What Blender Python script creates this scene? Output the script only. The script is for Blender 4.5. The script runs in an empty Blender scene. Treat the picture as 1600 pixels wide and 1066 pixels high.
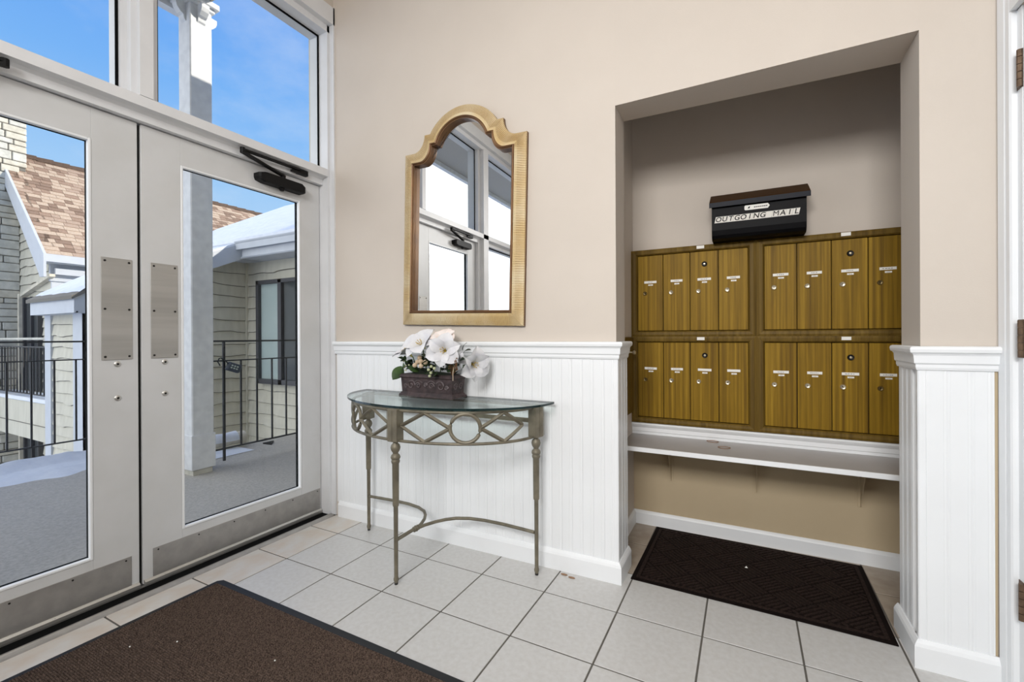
import bpy, bmesh, math, random
from mathutils import Matrix, Vector
from math import sin, cos, pi, radians, sqrt, atan2

random.seed(7)
sc = bpy.context.scene
col = sc.collection

# ------------------------------------------------------------------ camera
cam = bpy.data.cameras.new('camera')
cam.sensor_width = 36.0
cam.lens = 695.627 / 1600 * 36.0
cam.shift_x = -0.002854
cam.shift_y = -0.004398
cam.clip_start = 0.02
cam.clip_end = 500
co = bpy.data.objects.new('camera', cam)
col.objects.link(co)
CR = Vector((0.88784558, 0.46011377, -0.00505321))
CU = Vector((0.00407091, 0.00312706, 0.99998682))
CF = Vector((-0.46012351, 0.88785446, -0.00090326))
m = Matrix.Identity(4)
for i in range(3):
    m[i][0], m[i][1], m[i][2] = CR[i], CU[i], -CF[i]
m.translation = Vector((2.03067781, -1.75484724, 1.1))
co.matrix_world = m
sc.camera = co

# ------------------------------------------------------------------ view, world, sun, area lights
sc.view_settings.view_transform = 'Standard'
sc.view_settings.look = 'None'
sc.view_settings.gamma = 1
sc.view_settings.use_curve_mapping = False
sc.view_settings.exposure = 0.0

SUN_AZ = Vector((0.80, 0.60, 0)).normalized()     # where the sun stands, seen from above
SUN_EL = radians(30)
world = bpy.data.worlds.new('winter_sky')
sc.world = world
world.use_nodes = True
nt = world.node_tree
nt.nodes.clear()
def wn(t, **k):
    n = nt.nodes.new(t)
    for a, b in k.items():
        setattr(n, a, b)
    return n
out = wn('ShaderNodeOutputWorld')
bg = wn('ShaderNodeBackground')
tc = wn('ShaderNodeTexCoord')
sep = wn('ShaderNodeSeparateXYZ')
nt.links.new(tc.outputs['Generated'], sep.inputs[0])
ramp = wn('ShaderNodeValToRGB')
nt.links.new(sep.outputs['Z'], ramp.inputs['Fac'])
cr = ramp.color_ramp
cr.elements[0].position = 0.0;  cr.elements[0].color = (0.66, 0.82, 0.98, 1)
cr.elements[1].position = 1.0;  cr.elements[1].color = (0.06, 0.21, 0.72, 1)
for p, c in ((0.12, (0.56, 0.76, 0.98, 1)), (0.28, (0.37, 0.63, 0.98, 1)), (0.42, (0.20, 0.48, 0.97, 1)), (0.60, (0.115, 0.35, 0.93, 1))):
    e = cr.elements.new(p); e.color = c
# thin clouds
mp = wn('ShaderNodeMapping'); mp.inputs['Scale'].default_value = (1.0, 1.0, 2.2)
nt.links.new(tc.outputs['Generated'], mp.inputs[0])
ns = wn('ShaderNodeTexNoise'); ns.inputs['Scale'].default_value = 3.2; ns.inputs['Detail'].default_value = 9; ns.inputs['Roughness'].default_value = 0.62
nt.links.new(mp.outputs[0], ns.inputs['Vector'])
cm = wn('ShaderNodeMapRange'); cm.inputs['From Min'].default_value = 0.50; cm.inputs['From Max'].default_value = 0.78; cm.inputs['To Max'].default_value = 0.34
nt.links.new(ns.outputs['Fac'], cm.inputs['Value'])
mx = wn('ShaderNodeMixRGB'); mx.inputs['Color2'].default_value = (0.86, 0.92, 1.0, 1)
nt.links.new(cm.outputs[0], mx.inputs['Fac']); nt.links.new(ramp.outputs[0], mx.inputs['Color1'])
# added white glow on the far (-y) sky, whitens the mirror, lights the porch
dot = wn('ShaderNodeVectorMath', operation='DOT_PRODUCT')
dot.inputs[1].default_value = (-0.30, -0.94, 0.15)
nt.links.new(tc.outputs['Generated'], dot.inputs[0])
hz = wn('ShaderNodeMapRange', interpolation_type='SMOOTHSTEP'); hz.inputs['From Min'].default_value = 0.22; hz.inputs['From Max'].default_value = 0.80
nt.links.new(dot.outputs['Value'], hz.inputs['Value'])
mh = wn('ShaderNodeMixRGB'); mh.inputs['Color2'].default_value = (1.95, 2.02, 2.1, 1)
nt.links.new(hz.outputs[0], mh.inputs['Fac']); nt.links.new(mx.outputs[0], mh.inputs['Color1'])
nt.links.new(mh.outputs[0], bg.inputs['Color'])
bg.inputs['Strength'].default_value = 1.0
nt.links.new(bg.outputs[0], out.inputs[0])

sun = bpy.data.lights.new('sun', 'SUN'); sun.energy = 5.2; sun.angle = radians(0.53); sun.color = (1.0, 0.92, 0.80)
so = bpy.data.objects.new('sun', sun); col.objects.link(so)
sd = Vector((SUN_AZ.x * cos(SUN_EL), SUN_AZ.y * cos(SUN_EL), sin(SUN_EL)))
so.rotation_euler = sd.to_track_quat('Z', 'Y').to_euler()
so.location = (8, 8, 12)

def area(name, loc, target, sx, sy, watts, color):
    L = bpy.data.lights.new(name, 'AREA'); L.shape = 'RECTANGLE'; L.size = sx; L.size_y = sy; L.energy = watts; L.color = color
    o = bpy.data.objects.new(name, L); col.objects.link(o); o.location = loc
    o.rotation_euler = (Vector(loc) - Vector(target)).to_track_quat('Z', 'Y').to_euler()
    return o
area('ceiling_lamp_front', (1.35, -1.5, 3.2), (1.35, -1.5, 0), 0.9, 0.9, 10, (1.0, 0.99, 0.97))
a_ = area('fill_light_rear', (1.85, -3.6, 2.7), (1.75, 0.3, 1.0), 1.5, 0.9, 54, (1.0, 0.99, 0.975))  # added unseen fill aimed at the mirror wall and alcove
a_.data.spread = radians(120)

# ------------------------------------------------------------------ materials
MATS = {}
def mat(name, rgb, rough=0.6, metal=0.0, noise=None, bump=None, spec=0.5, stretch=(1, 1, 1), coat=0.0, nscale=8.0, detail=5.0, coords='Object'):
    """noise = second colour mixed in by a noise; bump = (scale, strength)"""
    M = bpy.data.materials.new(name); M.use_nodes = True
    n = M.node_tree.nodes; l = M.node_tree.links
    b = n['Principled BSDF']
    b.inputs['Base Color'].default_value = (*rgb, 1)
    b.inputs['Roughness'].default_value = rough
    b.inputs['Metallic'].default_value = metal
    b.inputs['Specular IOR Level'].default_value = spec
    b.inputs['Coat Weight'].default_value = coat
    t = n.new('ShaderNodeTexCoord'); mpn = n.new('ShaderNodeMapping'); mpn.inputs['Scale'].default_value = stretch
    l.new(t.outputs[coords], mpn.inputs[0])
    if noise is None:
        noise = tuple(c * 0.94 for c in rgb)
    ns = n.new('ShaderNodeTexNoise'); ns.inputs['Scale'].default_value = nscale; ns.inputs['Detail'].default_value = detail
    l.new(mpn.outputs[0], ns.inputs['Vector'])
    r = n.new('ShaderNodeMapRange'); r.inputs['From Min'].default_value = 0.35; r.inputs['From Max'].default_value = 0.65
    l.new(ns.outputs['Fac'], r.inputs['Value'])
    mxn = n.new('ShaderNodeMixRGB'); mxn.inputs['Color1'].default_value = (*rgb, 1); mxn.inputs['Color2'].default_value = (*noise, 1)
    l.new(r.outputs[0], mxn.inputs['Fac']); l.new(mxn.outputs[0], b.inputs['Base Color'])
    if bump:
        nb = n.new('ShaderNodeTexNoise'); nb.inputs['Scale'].default_value = bump[0]; nb.inputs['Detail'].default_value = 4
        l.new(mpn.outputs[0], nb.inputs['Vector'])
        bp = n.new('ShaderNodeBump'); bp.inputs['Strength'].default_value = bump[1]; bp.inputs['Distance'].default_value = 0.01
        l.new(nb.outputs['Fac'], bp.inputs['Height']); l.new(bp.outputs[0], b.inputs['Normal'])
    MATS[name] = M
    return M

def s(r, g, b):      # sRGB bytes to linear
    f = lambda c: (c / 255 / 12.92) if c / 255 <= 0.04045 else ((c / 255 + 0.055) / 1.055) ** 2.4
    return (f(r), f(g), f(b))

m_wall = mat('wall_paint', s(207, 197, 186), 0.75, noise=s(204, 194, 183), bump=(260, 0.05), nscale=3)
m_wall_low = mat('tan_with_warm_light', s(190, 172, 142), 0.75, noise=s(186, 168, 138), bump=(260, 0.05), nscale=3)  # wall paint with warm alcove light tinted in; brackets share the tan
m_ceil = mat('ceiling_paint', s(236, 232, 226), 0.8)
m_white = mat('white_gloss_paint', s(238, 240, 242), 0.38, noise=s(234, 236, 238), nscale=4)
m_frame = mat('white_frame_paint', s(225, 226, 228), 0.42, noise=s(219, 220, 222), nscale=6)
m_door = mat('shaded_door_paint', s(210, 211, 212), 0.42, noise=s(204, 205, 205), nscale=6)  # same white as the frame, greyed for the weak light on the leaves
m_tile = mat('glazed_tile', s(204, 203, 201), 0.33, noise=s(196, 194, 191), nscale=16, detail=12, coords='Generated')
m_tilew = mat('glazed_tile_stained', s(208, 205, 200), 0.35, noise=s(203, 192, 180), nscale=3, detail=8, coords='Generated')
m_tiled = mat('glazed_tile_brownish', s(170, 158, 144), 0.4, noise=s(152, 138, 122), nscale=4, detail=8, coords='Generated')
m_grout = mat('grout', s(98, 94, 88), 0.9)
m_mat = mat('ribbed_carpet', s(62, 46, 40), 0.95, noise=s(32, 24, 22), nscale=160, bump=(300, 0.8), spec=0.1)
m_rubber = mat('black_rubber', s(26, 27, 29), 0.55)
m_matdark = mat('dark_brown_mat', s(50, 38, 33), 0.9, noise=s(27, 19, 17), nscale=120, spec=0.15)
m_matbase = mat('mat_base', s(22, 15, 13), 0.95, spec=0.1)
m_steel = mat('brushed_steel', s(188, 186, 182), 0.42, metal=0.6, noise=s(170, 168, 164), stretch=(1, .3, 5), nscale=4)
m_kick = mat('worn_kick_steel', s(176, 174, 171), 0.45, metal=0.65, noise=s(164, 162, 159), nscale=22, detail=9)
m_alu = mat('aluminium', s(205, 203, 198), 0.4, metal=0.8)
m_screw = mat('dark_screw', s(40, 38, 36), 0.5, metal=0.6)
m_black = mat('black_metal', s(16, 16, 17), 0.5, spec=0.2)
m_iron = mat('painted_iron_rail', s(34, 36, 40), 0.5)
m_champ = mat('champagne_gold', s(216, 202, 170), 0.5, metal=0.2, noise=s(200, 172, 120), nscale=6)
m_champv = mat('champagne_rib_shade', s(172, 144, 100), 0.55, metal=0.15, noise=s(150, 120, 78), nscale=6)  # darker gold puts the shade of the rib valleys into the colour
m_champ2 = mat('copper_brown_edge', s(122, 88, 54), 0.4, metal=0.4, noise=s(98, 68, 42))
m_pewter = mat('antique_pewter', s(128, 121, 104), 0.5, metal=0.3, noise=s(104, 98, 84), nscale=18)
m_pot = mat('carved_brown_pot', s(70, 54, 54), 0.6, noise=s(44, 33, 34), nscale=30, bump=(60, 0.4))
m_potl = mat('carved_pot_highlight', s(104, 94, 96), 0.6, noise=s(80, 68, 68), nscale=40)
m_petal = mat('silk_petal', s(226, 226, 228), 0.7, noise=s(214, 214, 219), nscale=30)
m_petalb = mat('silk_petal_blush', s(240, 222, 214), 0.7, noise=s(236, 228, 224), nscale=30)
m_throat = mat('lily_throat', s(196, 196, 92), 0.7, noise=s(214, 206, 130))
m_stamen = mat('stamen', s(190, 160, 50), 0.7)
m_leaf = mat('silk_leaf', s(72, 100, 50), 0.6, noise=s(44, 66, 36), nscale=22)
m_leafd = mat('dark_leaf', s(36, 50, 32), 0.6, noise=s(24, 32, 22), nscale=22)
m_twig = mat('brown_twig', s(110, 78, 48), 0.7)
m_berry = mat('cream_berry', s(226, 206, 180), 0.4, noise=s(204, 180, 150), nscale=40)
m_berryg = mat('green_berry', s(206, 210, 170), 0.4)
m_mailf = mat('mailbox_frame', s(98, 76, 40), 0.34, noise=s(84, 62, 30), nscale=8, coat=0.3)
m_mblack = mat('black_mailbox_paint', s(5, 5, 8), 0.5, spec=0.12)
m_mlid = mat('brown_lid', s(64, 42, 20), 0.6, spec=0.08)  # brown lid colour, rough finish
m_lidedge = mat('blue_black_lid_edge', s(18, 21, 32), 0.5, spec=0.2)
m_tape = mat('white_letter_tape', s(222, 218, 210), 0.5)
m_ink = mat('ink', s(8, 8, 8), 0.8, spec=0.1)
m_inkp = mat('faded_print', s(110, 106, 102), 0.7)
m_label = mat('paper_label', s(240, 238, 232), 0.6)
m_brass = mat('nickel_lock', s(214, 204, 180), 0.3, metal=0.75)
m_olive = mat('aged_lock', s(112, 96, 60), 0.4, metal=0.6)
m_hinge = mat('antique_brass_hinge', s(118, 96, 76), 0.45, metal=0.6, noise=s(90, 72, 58), nscale=40)
m_shelf = mat('grey_laminate', s(172, 168, 166), 0.4)
m_conc = mat('porch_concrete', s(190, 184, 175), 0.9, noise=s(170, 165, 156), nscale=70, bump=(160, 0.08), detail=8)
m_snow = mat('snow', s(232, 235, 240), 0.8, noise=s(222, 226, 233), nscale=9, bump=(14, 0.6))
m_post = mat('weathered_white_post', s(230, 231, 232), 0.6, noise=s(216, 217, 219), nscale=14)
m_shake = mat('cream_shake', s(208, 203, 186), 0.8, noise=s(198, 193, 176), nscale=5, bump=(40, 0.3), stretch=(3, 3, 0.6))
m_trimx = mat('exterior_trim', s(196, 200, 206), 0.6)
m_stone = mat('limestone', s(214, 210, 198), 0.9, noise=s(190, 187, 176), nscale=9, bump=(20, 0.6))
m_stone2 = mat('limestone_warm', s(220, 212, 194), 0.9, noise=s(196, 189, 172), nscale=9, bump=(20, 0.6))
m_mortar_shade = mat('mortar_and_shake_shade', s(120, 116, 108), 0.95)
SH = [mat('asphalt_shingle_%s' % k, c, 0.95, noise=tuple(x * 0.8 for x in c), nscale=40) for k, c in
      (('tan', s(176, 152, 132)), ('buff', s(194, 172, 150)), ('brown', s(140, 116, 98)), ('rust', s(158, 132, 112)))]
m_wdark = mat('dark_bronze_window', s(58, 58, 62), 0.5)
m_blind = mat('pale_blind', s(186, 196, 190), 0.8, noise=s(170, 182, 178), nscale=2)
m_dimroom = mat('dim_interior', s(58, 62, 64), 0.8)
m_dust = mat('rust_brown_dirt', s(150, 118, 92), 0.9)
m_gask = mat('black_gasket', s(8, 9, 10), 0.8, spec=0.1)
m_gap = mat('dark_gap', s(20, 19, 18), 0.9)
m_lockb = mat('lockbox_blue_grey', s(62, 70, 82), 0.5)

# oak veneer with strong vertical stripes
def wood(name, a, b, c, seedz, scale=95):
    M = bpy.data.materials.new(name); M.use_nodes = True
    n = M.node_tree.nodes; l = M.node_tree.links; bs = n['Principled BSDF']
    t = n.new('ShaderNodeTexCoord'); oi = n.new('ShaderNodeObjectInfo')
    ad = n.new('ShaderNodeVectorMath'); ad.operation = 'ADD'
    sc_ = n.new('ShaderNodeVectorMath'); sc_.operation = 'SCALE'; sc_.inputs['Scale'].default_value = 13.0
    cb = n.new('ShaderNodeCombineXYZ')
    l.new(oi.outputs['Random'], cb.inputs[0]); l.new(oi.outputs['Random'], cb.inputs[1]); l.new(cb.outputs[0], sc_.inputs[0])
    l.new(t.outputs['Object'], ad.inputs[0]); l.new(sc_.outputs[0], ad.inputs[1])
    mpn = n.new('ShaderNodeMapping'); mpn.inputs['Scale'].default_value = (scale, scale, 0.9)
    l.new(ad.outputs[0], mpn.inputs[0])
    n1 = n.new('ShaderNodeTexNoise'); n1.inputs['Scale'].default_value = 1.0; n1.inputs['Detail'].default_value = 3
    l.new(mpn.outputs[0], n1.inputs['Vector'])
    rp = n.new('ShaderNodeValToRGB'); rp.color_ramp.elements[0].position = 0.3; rp.color_ramp.elements[1].position = 0.72
    rp.color_ramp.elements[0].color = (*a, 1); rp.color_ramp.elements[1].color = (*c, 1)
    e = rp.color_ramp.elements.new(0.5); e.color = (*b, 1)
    l.new(n1.outputs['Fac'], rp.inputs[0])
    n2 = n.new('ShaderNodeTexNoise'); n2.inputs['Scale'].default_value = 260; n2.inputs['Detail'].default_value = 2
    mp2 = n.new('ShaderNodeMapping'); mp2.inputs['Scale'].default_value = (1, 1, 0.04); l.new(ad.outputs[0], mp2.inputs[0]); l.new(mp2.outputs[0], n2.inputs['Vector'])
    mm = n.new('ShaderNodeMixRGB'); mm.blend_type = 'MULTIPLY'; mm.inputs['Fac'].default_value = 0.35
    l.new(rp.outputs[0], mm.inputs['Color1']); l.new(n2.outputs['Fac'], mm.inputs['Color2'])
    g = n.new('ShaderNodeGamma'); g.inputs['Gamma'].default_value = 1.0; l.new(mm.outputs[0], g.inputs[0])
    l.new(g.outputs[0], bs.inputs['Base Color'])
    bs.inputs['Roughness'].default_value = 0.55
    bs.inputs['Specular IOR Level'].default_value = 0.22
    return M
m_oak = wood('striped_oak_veneer', s(108, 80, 12), s(143, 110, 21), s(172, 136, 38), 0, 70)
m_oakframe = wood('dark_oak_frame', s(92, 70, 22), s(112, 88, 32), s(130, 104, 44), 0, 50)

# ribbed carpet stripes
def carpet():
    M = mat('entrance_carpet', s(104, 88, 78), 0.97, noise=s(50, 41, 36), nscale=210, spec=0.05)
    n = M.node_tree.nodes; l = M.node_tree.links; b = n['Principled BSDF']
    t = n.new('ShaderNodeTexCoord')
    v = n.new('ShaderNodeTexVoronoi'); v.inputs['Scale'].default_value = 210; l.new(t.outputs['Object'], v.inputs['Vector'])
    bp = n.new('ShaderNodeBump'); bp.inputs['Strength'].default_value = 0.9; bp.inputs['Distance'].default_value = 0.004
    l.new(v.outputs['Distance'], bp.inputs['Height']); l.new(bp.outputs[0], b.inputs['Normal'])
    return M
m_carpet = carpet()

# clear glass, light passes straight through
def glass(name, tint=(1, 1, 1), refl=0.06):
    M = bpy.data.materials.new(name); M.use_nodes = True
    n = M.node_tree.nodes; l = M.node_tree.links; n.clear()
    o = n.new('ShaderNodeOutputMaterial'); tr = n.new('ShaderNodeBsdfTransparent'); gl = n.new('ShaderNodeBsdfGlossy')
    tr.inputs[0].default_value = (*tint, 1); gl.inputs['Roughness'].default_value = 0.01
    fr = n.new('ShaderNodeLayerWeight'); fr.inputs['Blend'].default_value = 0.5
    pw = n.new('ShaderNodeMath'); pw.operation = 'POWER'; pw.inputs[1].default_value = 5.0; l.new(fr.outputs['Facing'], pw.inputs[0])
    ad = n.new('ShaderNodeMath'); ad.operation = 'MULTIPLY_ADD'; ad.inputs[1].default_value = 0.96; ad.inputs[2].default_value = 0.04; l.new(pw.outputs[0], ad.inputs[0])
    mu = n.new('ShaderNodeMath'); mu.operation = 'MULTIPLY'; mu.inputs[1].default_value = refl
    l.new(ad.outputs[0], mu.inputs[0])
    mi = n.new('ShaderNodeMixShader'); l.new(mu.outputs[0], mi.inputs[0]); l.new(tr.outputs[0], mi.inputs[1]); l.new(gl.outputs[0], mi.inputs[2])
    l.new(mi.outputs[0], o.inputs[0])
    return M
m_glass = glass('window_glass', (0.97, 0.98, 0.98), 0.25)
m_tglass = glass('green_table_glass', (0.90, 0.96, 0.95), 0.8)
m_tedge = mat('glass_edge_green', s(18, 46, 46), 0.15, noise=s(10, 30, 32))
m_mirror = bpy.data.materials.new('mirror_silver'); m_mirror.use_nodes = True
_b = m_mirror.node_tree.nodes['Principled BSDF']; _b.inputs['Base Color'].default_value = (0.93, 0.94, 0.94, 1); _b.inputs['Metallic'].default_value = 1; _b.inputs['Roughness'].default_value = 0.01

# ------------------------------------------------------------------ mesh helpers
class MB:
    def __init__(s_): s_.v = []; s_.f = []; s_.mi = []; s_.cur = 0; s_.mats = []
    def use(s_, m_):
        if m_ not in s_.mats: s_.mats.append(m_)
        s_.cur = s_.mats.index(m_); return s_
    def add(s_, vs, fs):
        o = len(s_.v); s_.v += [tuple(v) for v in vs]
        for f in fs: s_.f.append(tuple(i + o for i in f)); s_.mi.append(s_.cur)
        return s_
    def box(s_, x0, x1, y0, y1, z0, z1, T=None):
        vs = [Vector(p) for p in ((x0,y0,z0),(x1,y0,z0),(x1,y1,z0),(x0,y1,z0),(x0,y0,z1),(x1,y0,z1),(x1,y1,z1),(x0,y1,z1))]
        if T is not None: vs = [T @ v for v in vs]
        return s_.add(vs, [(0,3,2,1),(4,5,6,7),(0,1,5,4),(1,2,6,5),(2,3,7,6),(3,0,4,7)])
    def bbox(s_, x0, x1, y0, y1, z0, z1, b, T=None):      # box with bevelled edges
        bm = bmesh.new(); bmesh.ops.create_cube(bm, size=1)
        for v in bm.verts:
            v.co = Vector(((x0+x1)/2 + v.co.x*(x1-x0), (y0+y1)/2 + v.co.y*(y1-y0), (z0+z1)/2 + v.co.z*(z1-z0)))
        bmesh.ops.bevel(bm, geom=bm.edges[:], offset=b, segments=1, affect='EDGES')
        bmesh.ops.recalc_face_normals(bm, faces=bm.faces[:])
        bm.verts.index_update()
        vs = [(T @ v.co if T is not None else v.co.copy()) for v in bm.verts]
        fs = [[v.index for v in f.verts] for f in bm.faces]; bm.free()
        return s_.add(vs, fs)
    def prism(s_, poly, fn, a, b):       # poly 2-D list, fn(u, v, w) -> point, extruded w from a to b
        n = len(poly)
        vs = [fn(u, v, a) for u, v in poly] + [fn(u, v, b) for u, v in poly]
        fs = [tuple(range(n-1, -1, -1)), tuple(range(n, 2*n))] + [(i, (i+1) % n, n + (i+1) % n, n + i) for i in range(n)]
        return s_.add(vs, fs)
    def lathe(s_, prof, c=(0,0,0), seg=24, axis='z', cap=True):
        vs = []; fs = []
        for r, h in prof:
            for k in range(seg):
                a = 2*pi*k/seg
                if axis == 'z': p = (c[0]+r*cos(a), c[1]+r*sin(a), c[2]+h)
                elif axis == 'y': p = (c[0]+r*cos(a), c[1]+h, c[2]+r*sin(a))
                else: p = (c[0]+h, c[1]+r*cos(a), c[2]+r*sin(a))
                vs.append(p)
        for i in range(len(prof)-1):
            for k in range(seg):
                fs.append((i*seg+k, i*seg+(k+1) % seg, (i+1)*seg+(k+1) % seg, (i+1)*seg+k))
        if cap: fs.append(tuple(range(seg-1, -1, -1))); fs.append(tuple(range((len(prof)-1)*seg, len(prof)*seg)))
        return s_.add(vs, fs)
    def tube(s_, pts, r, seg=10, closed=False, flat=None):
        pts = [Vector(p) for p in pts]; n = len(pts); vs = []; fs = []
        up = Vector((0, 0, 1))
        for i, p in enumerate(pts):
            a = pts[(i-1) % n] if (closed or i > 0) else pts[i]; b = pts[(i+1) % n] if (closed or i < n-1) else pts[i]
            t = (b-a).normalized(); u = up if abs(t.z) < 0.95 else Vector((1, 0, 0))
            x = t.cross(u).normalized(); y = x.cross(t).normalized()
            rr = r[i] if isinstance(r, (list, tuple)) else r
            for k in range(seg):
                an = 2*pi*k/seg; vs.append(p + x*cos(an)*rr + y*sin(an)*rr*(flat or 1))
        m_ = n if closed else n-1
        for i in range(m_):
            for k in range(seg):
                j = (i+1) % n; fs.append((i*seg+k, i*seg+(k+1) % seg, j*seg+(k+1) % seg, j*seg+k))
        if not closed: fs.append(tuple(range(seg-1, -1, -1))); fs.append(tuple(range((n-1)*seg, n*seg)))
        return s_.add(vs, fs)
    def bar(s_, a, b, w, h, up=(0, 0, 1)):      # rectangular bar from a to b
        a = Vector(a); b = Vector(b); t = (b-a).normalized(); up = Vector(up); x = t.cross(up)
        if x.length < 1e-4: x = t.cross(Vector((1, 0, 0)))
        x.normalize(); y = x.cross(t).normalized(); vs = []
        for p in (a, b):
            for i, j in ((-1, -1), (1, -1), (1, 1), (-1, 1)): vs.append(p + x*i*w/2 + y*j*h/2)
        return s_.add(vs, [(3,2,1,0),(4,5,6,7),(0,1,5,4),(1,2,6,5),(2,3,7,6),(3,0,4,7)])
    def sphere(s_, c, r, seg=12, rings=8, sq=(1, 1, 1)):
        vs = []; fs = []
        for i in range(rings+1):
            th = pi*i/rings
            for k in range(seg):
                a = 2*pi*k/seg; vs.append((c[0]+r*sq[0]*sin(th)*cos(a), c[1]+r*sq[1]*sin(th)*sin(a), c[2]+r*sq[2]*cos(th)))
        for i in range(rings):
            for k in range(seg): fs.append((i*seg+k, (i+1)*seg+k, (i+1)*seg+(k+1) % seg, i*seg+(k+1) % seg))
        return s_.add(vs, fs)
    def mesh(s_, name, default=None, smooth=False, fix=True):
        me = bpy.data.meshes.new(name); me.from_pydata(s_.v, [], s_.f); me.update()
        for m_ in (s_.mats or [default]): me.materials.append(m_)
        if s_.mats: me.polygons.foreach_set('material_index', s_.mi)
        if fix:
            bm = bmesh.new(); bm.from_mesh(me); bmesh.ops.recalc_face_normals(bm, faces=bm.faces[:]); bm.to_mesh(me); bm.free()
        if smooth:
            me.polygons.foreach_set('use_smooth', [True]*len(me.polygons))
            try: me.set_sharp_from_angle(angle=radians(40))
            except Exception: pass
        return me
    def build(s_, name, m_=None, parent=None, smooth=False, T=None, fix=True):
        o = bpy.data.objects.new(name, s_.mesh(name, m_, smooth, fix)); col.objects.link(o)
        if parent is not None: o.parent = parent
        if T is not None: o.matrix_local = T
        return o

def tag(o, label=None, cat=None, group=None, kind=None):
    if label: o['label'] = label
    if cat: o['category'] = cat
    if group: o['group'] = group
    if kind: o['kind'] = kind
    return o
def thing(name, label, cat, loc=(0, 0, 0), rz=0.0, group=None):
    o = bpy.data.objects.new(name, None); col.objects.link(o); o.empty_display_size = 0.1
    o.location = loc; o.rotation_euler = (0, 0, rz)
    return tag(o, label, cat, group)
def struct(name, label, cat='', mb=None, m_=None, loc=(0, 0, 0), rz=0.0):
    if mb is None:
        o = bpy.data.objects.new(name, None); col.objects.link(o)
    else:
        o = mb.build(name, m_)
    o.location = loc; o.rotation_euler = (0, 0, rz)
    return tag(o, label, cat, kind='structure')
def inst(name, me, parent, loc=(0, 0, 0), rot=(0, 0, 0), scale=(1, 1, 1)):
    o = bpy.data.objects.new(name, me); col.objects.link(o); o.parent = parent
    o.location = loc; o.rotation_euler = rot; o.scale = scale
    return o
def child(name, mb, m_, parent, smooth=False):
    return mb.build(name, m_, parent, smooth)

# ------------------------------------------------------------------ THE ROOM
XW = -0.225            # room face of the entrance wall
XR = 2.745             # right wall
YB = -4.3              # wall behind the camera
H = 3.42
TS = 0.31424           # tile module
# the mirror wall is turned a hair off square, angle fitted to image pixels; its own frame: u along, v out into the room
WA = math.atan(0.0165)
WL = Matrix.Translation((0, 0.192, 0)) @ Matrix.Rotation(WA, 4, 'Z')

# floor: grout bed and one tile object per tile
NX0, NX1 = 1.497, 2.70
fb = MB().box(XW - 0.005, 2.9, YB, 0.95, -0.06, -0.0022)
floor = struct('floor', 'pale grey square ceramic floor tiles with dark grout', 'floor', fb, m_grout)
def clip_tile(x0, x1, y0, y1):
    return max(x0, XW + 0.004), min(x1, 2.88), max(y0, YB), min(y1, 0.92)
g = 0.0032
shared = MB().bbox(-TS/2 + g, TS/2 - g, -TS/2 + g, TS/2 - g, -0.012, 0.0, 0.0010).mesh('tile', m_tile)
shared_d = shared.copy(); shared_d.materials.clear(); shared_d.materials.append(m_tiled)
for i in range(-1, 10):
    for j in range(-3, 15):
        x0, x1 = i*TS, (i+1)*TS
        y1 = -j*TS; y0 = y1 - TS
        a0, a1, b0, b1 = clip_tile(x0 + g, x1 - g, y0 + g, y1 - g)
        if a1 - a0 < 0.02 or b1 - b0 < 0.02: continue
        if y0 > 0.22 and (x1 < 1.40 or x0 > 2.72): continue
        if a1 - a0 > TS - 2*g - 1e-4 and b1 - b0 > TS - 2*g - 1e-4:
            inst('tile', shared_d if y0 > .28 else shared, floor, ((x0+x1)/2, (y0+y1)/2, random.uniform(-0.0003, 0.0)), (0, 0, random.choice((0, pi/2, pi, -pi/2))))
        else:
            cx, cy = (a0+a1)/2, (b0+b1)/2
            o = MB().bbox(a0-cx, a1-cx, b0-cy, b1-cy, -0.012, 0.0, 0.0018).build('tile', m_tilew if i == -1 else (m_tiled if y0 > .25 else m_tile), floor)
            o.location = (cx, cy, 0)
# ceiling
struct('ceiling', 'plain white ceiling above the entrance vestibule', 'ceiling', MB().box(-0.5, 3.0, YB-0.1, 0.5, H, H+0.12), m_ceil)

# ---- mirror wall: left solid part (local frame), header, pier
wall_back = struct('wall_back', 'beige painted wall carrying the mirror with white wainscot below', 'wall')
UL0, UL1 = -0.222, 1.518
child('plaster', MB().box(UL0-0.2, UL1, 0.0, 0.17, 0, H, WL), m_wall, wall_back)
# header over the alcove (bent out of line and slanted to fit the image pixels)
pL = WL @ Vector((UL1, 0, 0)); XN0 = pL.x; yN0 = pL.y
XN1, yN1 = 2.545, 0.175
HB = 2.118
hd = MB().add([(XN0-.002, yN0, HB+.008), (XN1, yN1, HB-.010), (XN1, yN1+.20, HB-.010), (XN0-.002, yN0+.165, HB+.008),
               (XN0-.002, yN0, H), (XN1, yN1, H), (XN1, yN1+.20, H), (XN0-.002, yN0+.165, H)],
              [(0,3,2,1),(4,5,6,7),(0,1,5,4),(1,2,6,5),(2,3,7,6),(3,0,4,7)])
child('header', hd, m_wall, wall_back)
child('pier', MB().box(XN1, XR+.2, yN1, yN1+.20, 0, H), m_wall, wall_back)
# alcove shell
wa = struct('wall_alcove', 'beige back and side walls inside the mail alcove', 'wall')
child('back', MB().box(1.38, 2.80, 0.905, 1.0, 0.54, 2.75), m_wall, wa)
tag(child('lower_back', MB().box(1.38, 2.80, 0.905, 1.0, 0, 0.54), m_wall_low, wa), 'strip of wall under the shelf, tinted tan for warm light')
child('side', MB().box(1.34, 1.440, 0.30, 0.95, 0, 2.75), m_wall, wa)
child('side', MB().box(2.68, 2.80, 0.32, 0.95, 0, 2.75), m_wall, wa)
child('top', MB().box(1.36, 2.80, 0.36, 1.0, 2.70, 2.80), m_wall, wa)
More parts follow.
